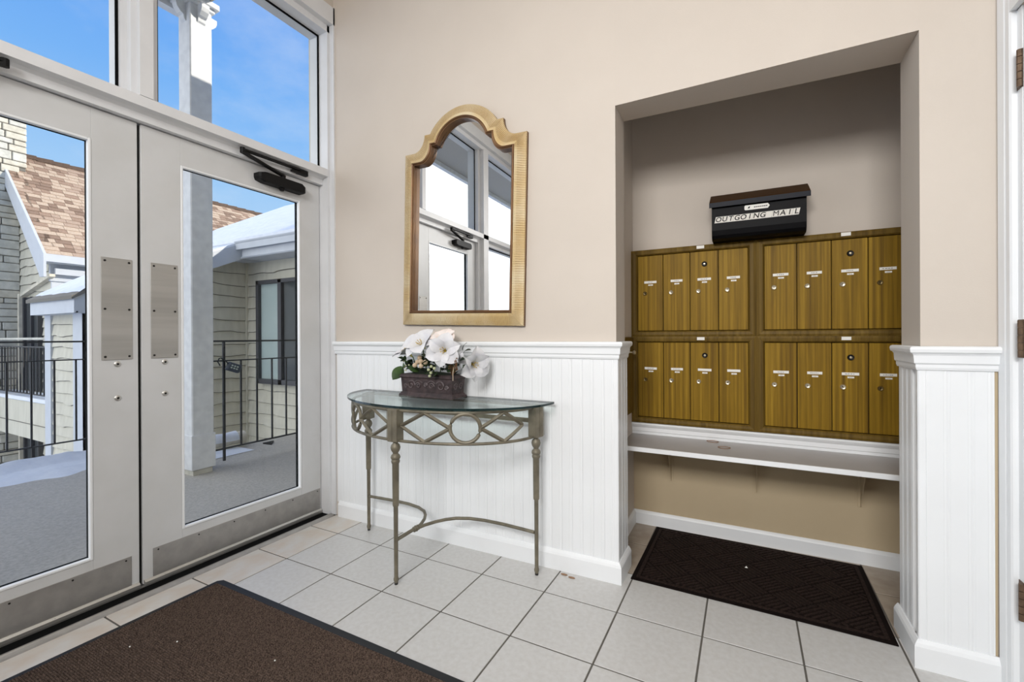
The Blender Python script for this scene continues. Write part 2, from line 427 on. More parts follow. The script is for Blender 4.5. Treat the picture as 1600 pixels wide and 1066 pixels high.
# right wall and wall behind the camera
wr = struct('wall_right', 'beige right wall with a white door casing in the corner', 'wall')
child('plaster', MB().box(XR, XR+.15, -4.3, -.932, 0, H), m_wall, wr)
child('plaster', MB().box(XR, XR+.15, -.932, 0.20, 2.052, H), m_wall, wr)
struct('wall_front', 'plain beige wall closing the vestibule on its far side', 'wall', MB().box(-0.5, 3.0, YB-.12, YB, 0, H), m_wall)

# chair rail profile (out, up) and baseboard profile
rail_prof = [(0, -.078), (.010, -.078), (.013, -.070), (.013, -.060), (.018, -.055), (.020, -.030), (.024, -.024), (.030, -.020), (.032, -.010), (.030, -.003), (.024, 0), (0, 0)]
base_prof = [(0, 0), (.015, 0), (.015, .072), (.011, .082), (.007, .088), (.004, .093), (0, .093)]
def run(mb, prof, path, z, closed=False):
    """sweep a profile along a horizontal polyline; room side is to the right of travel"""
    P = [Vector((p[0], p[1])) for p in path]; n = len(P); rings = []
    for i, p in enumerate(P):
        d1 = (P[i]-P[i-1]).normalized() if i else None; d2 = (P[i+1]-P[i]).normalized() if i < n-1 else None
        n1 = Vector((d1.y, -d1.x)) if d1 else None; n2 = Vector((d2.y, -d2.x)) if d2 else None
        if n1 is None: nn = n2
        elif n2 is None: nn = n1
        else:
            nn = (n1+n2).normalized(); nn = nn / max(0.3, nn.dot(n1))
        rings.append([(p.x+nn.x*o, p.y+nn.y*o, z+h) for o, h in prof])
    vs = [v for r in rings for v in r]; k = len(prof); fs = []
    for i in range(n-1):
        for j in range(k): fs.append((i*k+j, i*k+(j+1) % k, (i+1)*k+(j+1) % k, (i+1)*k+j))
    fs.append(tuple(range(k))); fs.append(tuple(range((n-1)*k, n*k)))
    mb.add(vs, fs)
def W2(u, v): p = WL @ Vector((u, -v, 0)); return (p.x, p.y)
BT = 0.009     # beadboard thickness
e = XN0
trim1 = struct('trim_1', 'white moulded chair rail on the wall left of the alcove', 'chair rail', MB(), m_white)
bpy.data.objects.remove(trim1)
mb = MB(); run(mb, rail_prof, [W2(UL0, BT*.4), W2(UL1+BT*.4, BT*.4), (XN0+BT*.4, yN0+.165)], 1.073)
tag(mb.build('trim_1', m_white), 'white moulded chair rail turning the alcove corner, left side', 'chair rail', kind='structure')
mb = MB(); run(mb, rail_prof, [(XN1-BT*.4, yN1+.20), (XN1-BT*.4, yN1-BT*.4), (2.735, yN1-BT*.4)], 1.060)
tag(mb.build('trim_2', m_white), 'white moulded chair rail on the short pier right of the alcove', 'chair rail', kind='structure')
mb = MB(); run(mb, base_prof, [W2(UL0+.03, BT), W2(UL1+BT, BT), (XN0+BT, yN0+.17)], 0)
tag(mb.build('baseboard_left', m_white), 'white baseboard under the wainscot behind the table', 'baseboard', kind='structure')
mb = MB(); run(mb, base_prof, [(XN1-BT, yN1+.21), (XN1-BT, yN1-BT), (2.742, yN1-BT)], 0)
tag(mb.build('baseboard_right', m_white), 'white baseboard around the foot of the right pier', 'baseboard', kind='structure')
mb = MB(); run(mb, base_prof[:2] + [(.015, .062), (.010, .070), (.004, .077), (0, .077)], [(1.44, .365), (1.44, .905), (2.68, .905), (2.68, .40)], 0)
tag(mb.build('baseboard_back', m_white), 'white baseboard inside the alcove behind the dark mat', 'baseboard', kind='structure')

# beadboard: one object per board, beads worked along its edges
def board(w, z0, z1):
    """profile across u: flat, with a bead and two quirks at the right edge"""
    t = BT; q = .0009
    pr = [(0, 0), (0, t-q), (.0015, t), (w-.016, t), (w-.0145, t-q), (w-.013, t-.0004), (w-.0095, t+.0002), (w-.006, t-.0004), (w-.0045, t-q), (w-.0025, t-q), (w-.0012, t), (w-.0002, t), (w-.0002, 0)]
    return MB().prism(pr, lambda u, v, z: (u, -v, z), z0, z1)
Z0, Z1 = 0.085, 1.0
BW = 0.0508
full = board(BW, Z0, Z1).mesh('beadboard_plank', m_white)
u = UL0 + .01
while u < UL1 - .012:
    w = min(BW, UL1 - .008 - u)
    if w > BW - 1e-4: o = bpy.data.objects.new('beadboard_plank', full); col.objects.link(o)
    else: o = board(max(w, .02), Z0, Z1).build('beadboard_plank', m_white)
    o.parent = wall_back; o.matrix_local = WL @ Matrix.Translation((u, 0, 0)); u += BW
# return faces of the jambs
for (px, py, ang, n) in ((XN0, yN0 + .012, pi/2, 3), (XN1, yN1 + .197, -pi/2, 3)):
    for k in range(n):
        o = bpy.data.objects.new('beadboard_plank', full); col.objects.link(o); o.parent = wall_back
        o.matrix_local = Matrix.Translation((px, py, 0)) @ Matrix.Rotation(ang, 4, 'Z') @ Matrix.Translation((k*BW, 0, 0))
u = XN1 + .012
wide = board(0.058, Z0, Z1).mesh('beadboard_plank', m_white)
while u < 2.712:
    w = min(.058, 2.7195 - u)
    o = (bpy.data.objects.new('beadboard_plank', wide) if w > .0575 else bpy.data.objects.new('beadboard_plank', board(max(w, .02), Z0, Z1).mesh('beadboard_plank', m_white)))
    col.objects.link(o); o.parent = wall_back; o.location = (u, yN1, 0); u += .058
# corner beads
p = WL @ Vector((UL1, 0, 0))
child('corner_bead', MB().bbox(p.x-.013, p.x+BT+.001, p.y-BT-.001, p.y+.013, Z0, Z1, .003), m_white, wall_back)
child('corner_bead', MB().bbox(XN1-BT-.001, XN1+.013, yN1-BT-.001, yN1+.013, Z0, Z1, .003), m_white, wall_back)

# ---- entrance wall: frame, mullions, transoms (all structure)
YJ = 0.165                     # hinge edge of the right leaf
YG = -0.775                    # meeting line of the two leaves
YL = -1.715                    # hinge edge of the left leaf
we = struct('wall_left', 'white painted frame of the glazed entrance wall', 'wall')
XI = -0.257                    # inner face of sill and mullions
XD = -0.335                    # inner face of the door leaves
# right jamb, stepped
jp = [(-.42, .162), (-.262, .162), (-.262, .178), (-.225, .178), (-.225, .30), (-.42, .30)]
child('jamb', MB().prism(jp, lambda a, b, z: (a, b, z), 0.0, 3.14), m_frame, we)
# transom bar above the doors
tp = [(-.42, 2.047), (-.304, 2.047), (-.304, 2.078), (-.290, 2.088), (XI, 2.092), (XI, 2.136), (-.262, 2.139), (-.42, 2.139)]
child('transom_bar', MB().prism(tp, lambda a, b, y: (a, y, b), -3.3, .165), m_frame, we)
# mullion above the meeting line, and the full-height one beyond the left leaf
mp1 = [(-.42, -.845), (-.320, -.845), (-.320, -.822), (-.285, -.822), (-.285, -.802), (XI, -.802), (XI, -.752), (-.285, -.752), (-.285, -.735), (-.32, -.735), (-.32, -.71), (-.42, -.71)]
child('mullion', MB().prism(mp1, lambda a, b, z: (a, b, z), 2.139, 3.0), m_frame, we)
mp2 = [(-.42, -1.885), (-.30, -1.885), (-.30, -1.86), (XI, -1.86), (XI, -1.76), (-.30, -1.76), (-.30, -1.72), (-.42, -1.72)]
child('mullion', MB().prism(mp2, lambda a, b, z: (a, b, z), 0, 3.0), m_frame, we)
# head, stepped downwards
hp = [(-.42, 2.990), (-.262, 2.990), (-.262, 3.03), (-.225, 3.03), (-.225, 3.135), (-.42, 3.135)]
child('head', MB().prism(hp, lambda a, b, y: (a, y, b), -3.4, .19), m_frame, we)
child('plaster', MB().box(-.42, XW-.012, -4.3, .30, 3.135, H), m_wall, we)
child('plaster', MB().box(-.42, XW, -4.3, -3.3, 0, 3.14), m_wall, we)
child('sill', MB().box(-.42, XI, -3.3, -1.86, 0, .16), m_frame, we)
# glazing
def pane(name, label, y0, y1, z0, z1, x=-.345):
    wn_ = struct(name, label, 'window')
    child('glass', MB().box(x-.003, x+.003, y0+.004, y1-.004, z0+.004, z1-.004), m_glass, wn_)
    gk = MB(); t = .010
    for a in ((y0, y0+t, z0, z1), (y1-t, y1, z0, z1), (y0+t, y1-t, z1-t, z1), (y0+t, y1-t, z0, z0+.004)): gk.box(x+.003, x+.009, *a)
    child('gasket', gk, m_gask, wn_)
pane('window_1', 'blue sky transom window above the door leaf with the long closer', -.71, .162, 2.139, 2.99)
pane('window_2', 'transom window above the left door leaf, cut by the left photo edge', -1.72, -.845, 2.139, 2.99)
pane('window_3', 'transom window beyond the left door leaf, seen only in the mirror', -3.3, -1.885, 2.139, 2.99)
pane('window_4', 'tall sidelight beyond the left door leaf, seen only in the mirror', -3.3, -1.885, .16, 2.047)

# ---- door leaves
def leaf(name, label, ya, yb, latch_hi):
    """ya<yb ; latch_hi True when the latch edge is at yb"""
    d = struct(name, label, 'door')
    sl, sh_ = (.138, .157)                       # hinge and latch stile widths
    ga = ya + (sl if latch_hi else sh_); gb = yb - (sh_ if latch_hi else sl)
    x0, x1 = -.382, XD
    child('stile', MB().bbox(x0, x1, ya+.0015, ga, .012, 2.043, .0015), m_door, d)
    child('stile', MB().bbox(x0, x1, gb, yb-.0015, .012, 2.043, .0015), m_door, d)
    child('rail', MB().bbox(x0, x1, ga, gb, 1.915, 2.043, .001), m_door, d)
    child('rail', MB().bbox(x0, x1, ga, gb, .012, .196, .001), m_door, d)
    bd = MB(); t = .010
    for a in ((ga, ga+t, .196, 1.915), (gb-t, gb, .196, 1.915), (ga+t, gb-t, 1.915-t, 1.915), (ga+t, gb-t, .196, .196+t)): bd.bbox(-.352, XD+.003, *a, .002)
    child('glazing_bead', bd, m_white, d)
    child('glass', MB().box(-.358, -.353, ga+.002, gb-.002, .2, 1.911), m_glass, d)
    sg = MB(); t = .007
    for a in ((ga, ga+t, .196, 1.915), (gb-t, gb, .196, 1.915), (ga, gb, 1.915-t, 1.915), (ga, gb, .196, .196+t)): sg.box(-.375, -.360, *a)
    child('seal', sg, m_gask, d)
    # push plate on the latch stile
    pa, pb = ((yb-.128, yb-.022) if latch_hi else (ya+.035, ya+.142))
    pp = child('push_plate', MB().bbox(XD, XD+.003, pa, pb, 1.008, 1.438, .001), m_steel, d)
    tag(pp, 'brushed steel push plate')
    for sy in (pa+.012, pb-.012):
        for sz in (1.022, 1.222, 1.424): child('screw', MB().lathe([(.0045, 0), (.0045, .0015), (.003, .0025)], (XD+.003, sy, sz), 10, 'x'), m_screw, pp)
    pc = (pa+pb)/2
    for sz in (.990, .846):
        b = child('bolt', MB().lathe([(.012, 0), (.012, .002), (.009, .005), (.0045, .006)], (XD, pc, sz), 16, 'x'), m_alu, d, True)
        child('socket', MB().lathe([(.005, .005), (.005, .0068)], (XD, pc, sz), 6, 'x'), m_screw, b)
    ka, kb = ya+.038, yb-.010
    if latch_hi: ka, kb = ya+.012, yb-.030
    k = child('kick_plate', MB().bbox(XD, XD+.003, ka, kb, .030, .156, .001), m_kick, d)
    tag(k, 'scuffed steel kick plate')
    nsc = 6
    for i in range(nsc):
        sy = ka+.02 + (kb-ka-.04)*i/(nsc-1)
        child('screw', MB().lathe([(.0035, 0), (.0035, .0015)], (XD+.003, sy, .144), 8, 'x'), m_screw, k)
    w_ = child('sweep', MB().prism([(XD, .030), (XD+.006, .030), (XD+.014, .022), (XD+.014, .010), (XD, .010)], lambda a, b, y: (a, y, b), ya+.004, yb-.004), m_alu, d)
    tag(w_, 'aluminium sweep strip with screws')
    for i in range(5): child('screw', MB().lathe([(.003, 0), (.003, .0015)], (XD+.0095, ya+.08+(yb-ya-.16)*i/4, .023), 8, 'x'), m_screw, w_)
    return d
dr = leaf('door_1', 'white glass door leaf whose closer sits near the room corner', YG+.005, YJ-.005, False)
dl = leaf('door_2', 'white glass door leaf at the left photo edge', YL, YG-.005, True)
child('meeting_seal', MB().box(-.372, XD-.012, YG-.006, YG+.006, .014, 2.04), m_gap, we)
# threshold
th = thing('door_threshold', 'long aluminium threshold with a black channel under the entrance doors', 'threshold', (-.3, -.8, 0))
th.location = (0, 0, 0)
child('front_strip', MB().prism([(-.247, 0), (-.219, 0), (-.221, .006), (-.230, .012), (-.235, .009), (-.239, .013), (-.247, .013)], lambda a, b, y: (a, y, b), -1.75, .160), m_kick, th)
tag(child('channel', MB().box(-.325, -.247, -1.75, .160, 0, .002), m_gask, th), 'black sunken channel')
child('outer_strip', MB().box(-.42, -.325, -1.75, .160, -.02, .008), m_kick, th)

# ---- door closers
def closer(yc, label, mirror=1):
    """yc = hinge-side end of the body"""
    Y = lambda v: yc - mirror*v
    t = thing('door_closer', label, 'door closer', (0, 0, 0), group='black door closers')
    prof = [(0.0, 1.957), (0.012, 1.948), (.25, 1.948), (.282, 1.956), (.288, 1.972), (.288, 1.992), (.25, 2.004), (.02, 2.004), (0.0, 1.990)]
    b = MB(); 
    ring = lambda x, k: [(x, Y(.144+(u-.144)*k), 1.976+(z-1.976)*k) for u, z in prof]
    r = [ring(XD, 1.0), ring(-.292, 1.0), ring(-.284, .93)]
    n = len(prof); vs = [v for q in r for v in q]; fs = [tuple(range(n)), tuple(range(2*n, 3*n))]
    for i in range(2):
        for j in range(n): fs.append((i*n+j, i*n+(j+1) % n, (i+1)*n+(j+1) % n, (i+1)*n+j))
    b.add(vs, fs)
    bd = child('body', b, m_black, t)
    child('valve_cap', MB().lathe([(.016, 0), (.016, -.006), (.010, -.016), (.004, -.018)], (-.31, Y(.14), 1.949), 14), m_black, t, True)
    child('spindle', MB().lathe([(.012, 0), (.012, .014), (.009, .020)], (-.31, Y(.13), 2.003), 12), m_black, t)
    child('main_arm', MB().bar((-.31, Y(.125), 2.019), (-.268, Y(.388), 2.058), .024, .010), m_black, t)
    child('forearm', MB().bar((-.268, Y(.388), 2.070), (-.278, Y(.045), 2.076), .022, .009), m_black, t)
    child('elbow', MB().lathe([(.012, 0), (.012, .028)], (-.268, Y(.388), 2.052), 12), m_black, t)
    sh2 = MB().bbox(-.304, -.278, Y(.06) if mirror > 0 else Y(-.01), Y(-.01) if mirror > 0 else Y(.06), 2.056, 2.086, .003)
    sh2.bar((-.282, Y(.10), 2.060), (-.29, Y(.0), 2.064), .016, .012)
    child('shoe', sh2, m_black, t)
closer(.028, 'black door closer with folded arm on the right door leaf', 1)
closer(-1.578, 'black door closer seen reflected in the mirror on the left leaf', -1)

# ---- right wall door and casing
d3 = struct('door_3', 'white door in the right wall with antique brass hinges', 'door')
child('slab', MB().bbox(XR+.002, XR+.046, -.93, .066, .01, 2.05, .002), m_white, d3)
for z in (1.871, 1.085, .319):
    hg = MB().box(XR-.0015, XR+.002, .068, .094, z-.056, z+.056)
    h_ = child('hinge', hg, m_hinge, d3)
    for k in range(5): child('knuckle', MB().lathe([(.0065, 0), (.0065, .020)], (XR-.0055, .0685, z-.054+.0218*k), 10), m_hinge, h_)
cas = [(0, .095), (.012, .095), (.016, .100), (.016, .118), (.013, .122), (.017, .128), (.019, .160), (.014, .168), (.012, .1745), (0, .1745)]
tag(MB().prism(cas, lambda a, b, z: (XR-a, b, z), 0.0, 3.0).build('trim_3', m_white), 'white moulded vertical door casing at the right photo edge', 'casing', kind='structure')
child('jamb', MB().box(XR, XR+.1, .0685, .19, 0, 2.13), m_white, wr)
tag(MB().box(XR-.016, XR, -1.03, .095, 2.055, 2.14).build('trim_4', m_white), 'white horizontal head casing over the right wall door', 'casing', kind='structure')
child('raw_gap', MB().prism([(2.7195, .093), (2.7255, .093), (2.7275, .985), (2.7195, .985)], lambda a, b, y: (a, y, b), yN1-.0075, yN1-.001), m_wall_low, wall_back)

# ------------------------------------------------------------------ WALL MIRROR
def mirror():
    t = thing('wall_mirror', 'gold ribbed arched mirror hanging slightly crooked on the beige wall', 'mirror')
    def outline(w, hc, fx, hn, nx, ax, hp, R, zb=0.0):
        """half outline from bottom centre to top centre as dense (x, z)"""
        P = []
        def seg(a, b, n): P.extend([(a[0]+(b[0]-a[0])*i/n, a[1]+(b[1]-a[1])*i/n) for i in range(n)])
        seg((0, zb), (w, zb), 136); seg((w, zb), (w, hc), 342); seg((w, hc), (fx, hc), 18)
        cx, rx, rz = fx, fx-nx, hn-hc                      # concave quarter, centre above the flat
        P.extend([(cx - rx*sin(pi/2*i/48), hn - rz*cos(pi/2*i/48)) for i in range(48)])
        seg((nx, hn), (ax, hn), 14)
        a0 = math.asin(ax/R); zc = hp-R
        P.extend([(R*sin(a0*(1-i/88)), zc+R*cos(a0*(1-i/88))) for i in range(89)])
        return P
    O = outline(.374, .945, .318, 1.034, .243, .207, 1.148, .244)
    I = outline(.300, .872, .247, .962, .184, .150, 1.072, .158, .078)
    I = [((min(o[0], .300), .078) if o[1] == 0 and k_ < 136 else ((.300, min(max(o[1], .078), .872)) if k_ < 136+342 else I[k_])) for k_, o in enumerate(O)]
    n = len(O)
    prof = [(0, 0), (0, .018), (.03, .024), (.30, .031), (.60, .036), (.80, .038), (.83, .043), (.88, .045), (.93, .043), (.955, .037), (1.0, .036), (1.0, .008)]
    ribbed = {2: .35, 3: 1, 4: 1, 5: .5}
    champ = 5
    full = [(1, i) for i in range(n)] + [(-1, i) for i in range(n-2, 0, -1)]
    vs = []
    for idx, (sg, i) in enumerate(full):
        o, q = O[i], I[i]
        for j, (k, h) in enumerate(prof):
            hh = h + (ribbed.get(j, 0)*0.0011*(1 if idx % 3 else -1))
            vs.append((sg*(o[0]+(q[0]-o[0])*k), -hh, o[1]+(q[1]-o[1])*k))
    m_ = len(full); L = len(prof)
    A = MB().use(m_champ); B = MB().use(m_champ2)
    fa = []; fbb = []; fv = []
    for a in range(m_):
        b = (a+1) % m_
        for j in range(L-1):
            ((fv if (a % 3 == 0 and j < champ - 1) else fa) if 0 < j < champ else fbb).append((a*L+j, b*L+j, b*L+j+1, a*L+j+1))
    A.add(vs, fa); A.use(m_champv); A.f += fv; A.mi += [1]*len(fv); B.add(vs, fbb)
    def clean(mb, name, m2):
        o = mb.build(name, m2, t, fix=False)
        bm = bmesh.new(); bm.from_mesh(o.data); bmesh.ops.delete(bm, geom=[v for v in bm.verts if not v.link_faces], context='VERTS')
        bmesh.ops.recalc_face_normals(bm, faces=bm.faces[:]); bm.to_mesh(o.data); bm.free(); return o
    clean(A, 'frame', m_champ); tag(clean(B, 'inner_moulding', m_champ2), 'copper brown inner moulding')
    back = [(sg*I[i][0], I[i][1]) for sg, i in full]
    bm = bmesh.new(); vv = [bm.verts.new((x, -.011, z)) for x, z in back]
    f = bm.faces.new(vv); bmesh.ops.triangulate(bm, faces=[f]); me = bpy.data.meshes.new('mirror_glass'); bm.to_mesh(me); bm.free(); me.materials.append(m_mirror)
    g_ = bpy.data.objects.new('mirror_glass', me); col.objects.link(g_); g_.parent = t
    bp_ = child('backing', MB().box(-.30, .30, -.008, -.001, .07, .86), m_champ2, t)
    p = WL @ Vector((.698, -.001, 0))
    t.matrix_world = Matrix.Translation((p.x, p.y, 1.158)) @ Matrix.Rotation(WA, 4, 'Z') @ Matrix.Rotation(radians(1.4), 4, 'Y')
mirror()

# ------------------------------------------------------------------ CONSOLE TABLE
TX, TY = .648, .112
TA, TB = .522, .357
def console():
    t = thing('console_table', 'half-round pewter console table with a green edged glass top', 'table', (TX, TY, 0))
    P = lambda d, z, k=0: ((TA+k)*sin(radians(d)), -(TB+k)*cos(radians(d)), z)
    # glass top
    ga, gb_, gy = .592, .420, .052
    pts = [(ga*sin(radians(d)), gy-gb_*cos(radians(d))) for d in range(-90, 91, 3)]
    g_ = MB().prism(pts, lambda u, v, z: (u, v, z), .784, .794)
    me = g_.mesh('glass_top', m_tglass); me.materials.append(m_tedge)
    for pl_ in me.polygons:
        if abs(pl_.normal.z) < .5: pl_.material_index = 1
    o = bpy.data.objects.new('glass_top', me); col.objects.link(o); o.parent = t
    tag(o, 'clear green tinted glass top with a dark edge')
    # apron rings
    for z, h in ((.774, .010), (.640, .010)):
        child('apron_ring', MB().tube([P(d, z) for d in range(-88, 89, 4)], .0075, 8, flat=.9), m_pewter, t)
    child('back_bar', MB().bar((-.50, .012, .706), (.50, .012, .706), .008, .020), m_pewter, t)
    for z in (.774,): child('back_rail', MB().bar((-.50, .020, z), (.50, .020, z), .008, .010), m_pewter, t)
    mid = .707
    def diamond(a, b):
        mb = MB(); c = (a+b)/2; n = 4
        for (s0, z0), (s1, z1) in (((a, mid), (c, .770)), ((c, .770), (b, mid)), ((b, mid), (c, .644)), ((c, .644), (a, mid))):
            mb.tube([P(s0+(s1-s0)*i/n, z0+(z1-z0)*i/n) for i in range(n+1)], .0085, 4, flat=1)
        child('diamond', mb, m_pewter, t)
    def ring(a, b):
        c = (a+b)/2; hw = (b-a)/2
        child('ring', MB().tube([P(c+hw*cos(2*pi*i/28), mid+.062*sin(2*pi*i/28)) for i in range(28)], .0085, 8, closed=True), m_pewter, t)
    for sg in (1, -1):
        diamond(3.5*sg, 30*sg); ring(30*sg, 46*sg); diamond(46*sg, 74*sg)
    # legs
    prof = [(.0075, .000), (.0085, .006), (.011, .012), (.0115, .020), (.009, .028), (.009, .06), (.0095, .20), (.0100, .338), (.0135, .344), (.0140, .352), (.0140, .36), (.0145, .45), (.0150, .530),
            (.0170, .533), (.0195, .541), (.0170, .549), (.0200, .553), (.0215, .560), (.0190, .568), (.0120, .575), (.0125, .580), (.0190, .590), (.0215, .602), (.0190, .614), (.0115, .622), (.0105, .632), (.012, .637)]
    lm = MB().lathe([(r, h+.006) for r, h in prof], (0, 0, 0), 18)
    # reeded bands
    lme = lm.mesh('leg', m_pewter, True)
    fm = MB().lathe([(.0075, 0), (.0085, .008), (.0075, .010)], (0, 0, 0), 12).mesh('rubber_foot', m_rubber)
    bx = MB().bbox(-.028, .028, -.024, .024, .636, .782, .003)
    for k in (-1, 0, 1): bx.box(-.0285+.0285*(k+1)-.0, -.0285+.0285*(k+1)+.0015, -.0255, -.024, .642, .776)
    bme = bx.mesh('corner_block', m_pewter)
    for (lx, ly, an) in ((-TA-.002+.0, -.004, -75), (0, -TB, 0), (TA+.002, -.004, 75)):
        l_ = inst('leg', lme, t, (lx, ly, 0)); inst('rubber_foot', fm, l_)
        inst('corner_block', bme, t, (lx*.998, ly, 0), (0, 0, radians(an)))
    # stretcher: stem from the front leg to a knot, then two hooked arms to the rear legs
    zz = .196
    child('stretcher_stem', MB().tube([(0, -TB+.006, zz), (0, -.10-.124, zz+.002)], .0085, 10), m_pewter, t)
    child('knot', MB().lathe([(.008, -.018), (.013, -.014), (.010, -.008), (.0145, 0), (.010, .008), (.013, .014), (.008, .018)], (0, -.222, zz), 14, 'y'), m_pewter, t, True)
    for sg in (-1, 1):
        key = [(0, -.222), (.012, -.17), (.036, -.115), (.062, -.075), (.10, -.038), (.16, -.010), (.24, .004), (.34, .006), (.44, .0), (.515, -.006)]
        child('stretcher_arm', MB().tube([(sg*x, y, zz-.001) for x, y in key], .0078, 10), m_pewter, t, True)
console()

# ------------------------------------------------------------------ FLOWERS IN A CARVED POT
def flowers():
    t = thing('flower_arrangement', 'white silk lilies with berries in a carved dark brown box on the glass table', 'flower arrangement', (.595, .088, .794), radians(-2))
    t.scale = (1.02, 1.18, 1.0)
    # tapered box
    def frus(mb, z0, z1, w0, d0, w1, d1):
        vs = [(-w0, -d0, z0), (w0, -d0, z0), (w0, d0, z0), (-w0, d0, z0), (-w1, -d1, z1), (w1, -d1, z1), (w1, d1, z1), (-w1, d1, z1)]
        mb.add(vs, [(0,3,2,1),(4,5,6,7),(0,1,5,4),(1,2,6,5),(2,3,7,6),(3,0,4,7)])
    pot = MB()
    frus(pot, 0, .010, .172, .052, .170, .050); frus(pot, .010, .020, .166, .047, .162, .044)
    frus(pot, .020, .092, .158, .042, .162, .046); frus(pot, .092, .098, .163, .047, .168, .051)
    frus(pot, .098, .110, .170, .052, .163, .048); frus(pot, .110, .114, .160, .045, .160, .045)
    pb = child('planter_box', pot, m_pot, t)
    # carved scrolls on the long side and ends
    def scroll(cx, cz, r, turns, sg, y, th=.0035):
        pts = []
        for i in range(26):
            a = turns*2*pi*i/25; rr = r*(1-.82*i/25)
            pts.append((cx+sg*rr*cos(a), y-.0015*i/25, cz+rr*sin(a)))
        return MB().tube(pts, [th*(1-.3*i/25) for i in range(26)], 6)
    for cx, cz, r, sg in ((-.095, .058, .026, 1), (-.048, .056, .016, -1), (.0, .060, .012, 1), (.038, .056, .016, 1), (.093, .058, .028, -1), (.130, .050, .012, 1), (-.130, .050, .012, -1)):
        child('scroll', scroll(cx, cz, r, 1.35, sg, -.0445), m_potl, pb, True)
    for x0, x1 in ((-.075, -.02), (.012, .06)):
        child('scroll', MB().tube([(x0+(x1-x0)*i/10, -.045, .070+.012*sin(pi*i/10)) for i in range(11)], .0026, 6), m_potl, pb, True)
    for cy in (-.018, .018):
        e_ = MB().tube([(.1595, cy+.014*(1-.8*i/20)*cos(1.3*2*pi*i/20), .055+.020*(1-.8*i/20)*sin(1.3*2*pi*i/20)) for i in range(21)], .003, 6)
        child('scroll', e_, m_potl, pb, True)
    child('moss', MB().sphere((0, 0, .108), 1, 18, 8, (.155, .040, .018)), m_leafd, t)
    # a petal: mesh in its own frame, growing along +X, cup opening towards +Z
    def petal(L, W, curl, cup, ruf, seed):
        rnd = random.Random(seed); nu, nv = 9, 6; vs = []; fs = []
        for i in range(nu+1):
            u_ = i/nu; w = W*(.16 + .84*sin(pi*min(1, (u_*.90+.07))**1.05)**.8) if u_ < .999 else W*.04
            r = L*u_; ang = .95 - 1.55*u_*curl
            for j in range(nv+1):
                v = (j/nv-.5)*2
                x = L*(u_*.92); z = L*(.30*sin(u_*pi*.62)*(1) - .42*curl*u_**2.6) + cup*W*v*v*.5*(1-u_*.7) + ruf*sin(v*5+u_*9+seed)*W*abs(v)*u_
                vs.append((x, v*w, z - .004*exp_(v)))
        for i in range(nu):
            for j in range(nv): a = i*(nv+1)+j; fs.append((a, a+1, a+nv+2, a+nv+1))
        return MB().add(vs, fs)
    def exp_(v): return math.exp(-v*v*30)
    def lily(c, d, R, n=6, roll=0, seed=0, mt=m_petal, open_=.35, stam=True):
        """c centre, d facing direction, R radius"""
        q = Vector(d).normalized().to_track_quat('Z', 'Y').to_matrix().to_4x4()
        M = Matrix.Translation(c) @ q @ Matrix.Rotation(roll, 4, 'Z')
        fl = MB().use(m_throat).lathe([(.002, -.030), (.006, -.018), (.011, -.006), (.014, .002)], (0, 0, 0), 10, 'z', cap=False).build('lily', None, t, True, T=M)
        for k in range(n):
            big = k % 2
            p = petal(R*(1.0 if big else .93), R*(.46 if big else .38), .9+.12*((k*7+seed) % 3), .5, .05, seed+k)
            o = p.build('petal', mt, fl, True, fix=False)
            o.matrix_local = Matrix.Rotation(2*pi*k/n, 4, 'Z') @ Matrix.Rotation(-open_-.12*((k+seed) % 2), 4, 'Y') @ Matrix.Translation((.004, 0, -.006))
        if stam:
            sm = MB()
            for k in range(6):
                a = 2*pi*k/6+.3; sm.tube([(0, 0, -.01), (.006*cos(a), .006*sin(a), .014), (.013*cos(a), .013*sin(a), .030)], .0011, 5)
                sm.sphere((.013*cos(a), .013*sin(a), .031), .0028, 6, 4, (1, 1, .7))
            child('stamens', sm, m_stamen, fl)
        return fl
    # positions relative to the pot centre (scene x - .595, y - .088, z - .794)
    lily((.130, -.055, .236), (.42, -.85, .12), .092, roll=.35, seed=1)
    lily((-.022, -.045, .262), (.05, -.75, .62), .098, roll=.1, seed=4)
    lily((.085, .000, .280), (.15, -.5, .85), .078, roll=.6, seed=9, mt=m_petalb, open_=.7)
    lily((.255, -.015, .172), (1.0, -.25, -.12), .094, roll=.5, seed=13, open_=.5)
    lily((-.150, -.010, .218), (-.35, -.60, .72), .082, roll=.2, seed=17, open_=.6)
    lily((.165, -.020, .195), (.5, -.8, -.35), .062, roll=.9, seed=21, open_=.3, stam=False)
    # green stems
    for a, b in (((0, 0, .11), (.10, -.03, .225)), ((-.03, 0, .11), (-.04, -.02, .24)), ((.05, 0, .11), (.08, .01, .26)), ((.11, 0, .11), (.235, .0, .175)), ((-.08, 0, .11), (-.13, 0, .20)), ((-.1, 0, .11), (-.185, -.02, .20)), ((-.1, 0, .10), (-.175, -.02, .16))):
        child('stem', MB().tube([a, ((a[0]+b[0])/2, (a[1]+b[1])/2-.01, (a[2]+b[2])/2+.012), b], .0028, 6), m_leaf, t)
    # leaves
    def leafm(L, W):
        vs = []; fs = []; nu = 7
        for i in range(nu+1):
            u_ = i/nu; w = W*sin(pi*(.04+.96*u_))**.8 if i < nu else 0.0008
            for v in (-1, 0, 1): vs.append((L*u_, v*w, .16*L*sin(pi*u_*.9)+(.12*W if v else 0)*1.5))
        for i in range(nu):
            for j in range(2): a = i*3+j; fs.append((a, a+1, a+4, a+3))
        return MB().add(vs, fs)
    rnd = random.Random(5)
    lg = leafm(.062, .021).mesh('leaf', m_leaf, True, False); ld = leafm(.058, .015).mesh('leaf', m_leafd, True, False)
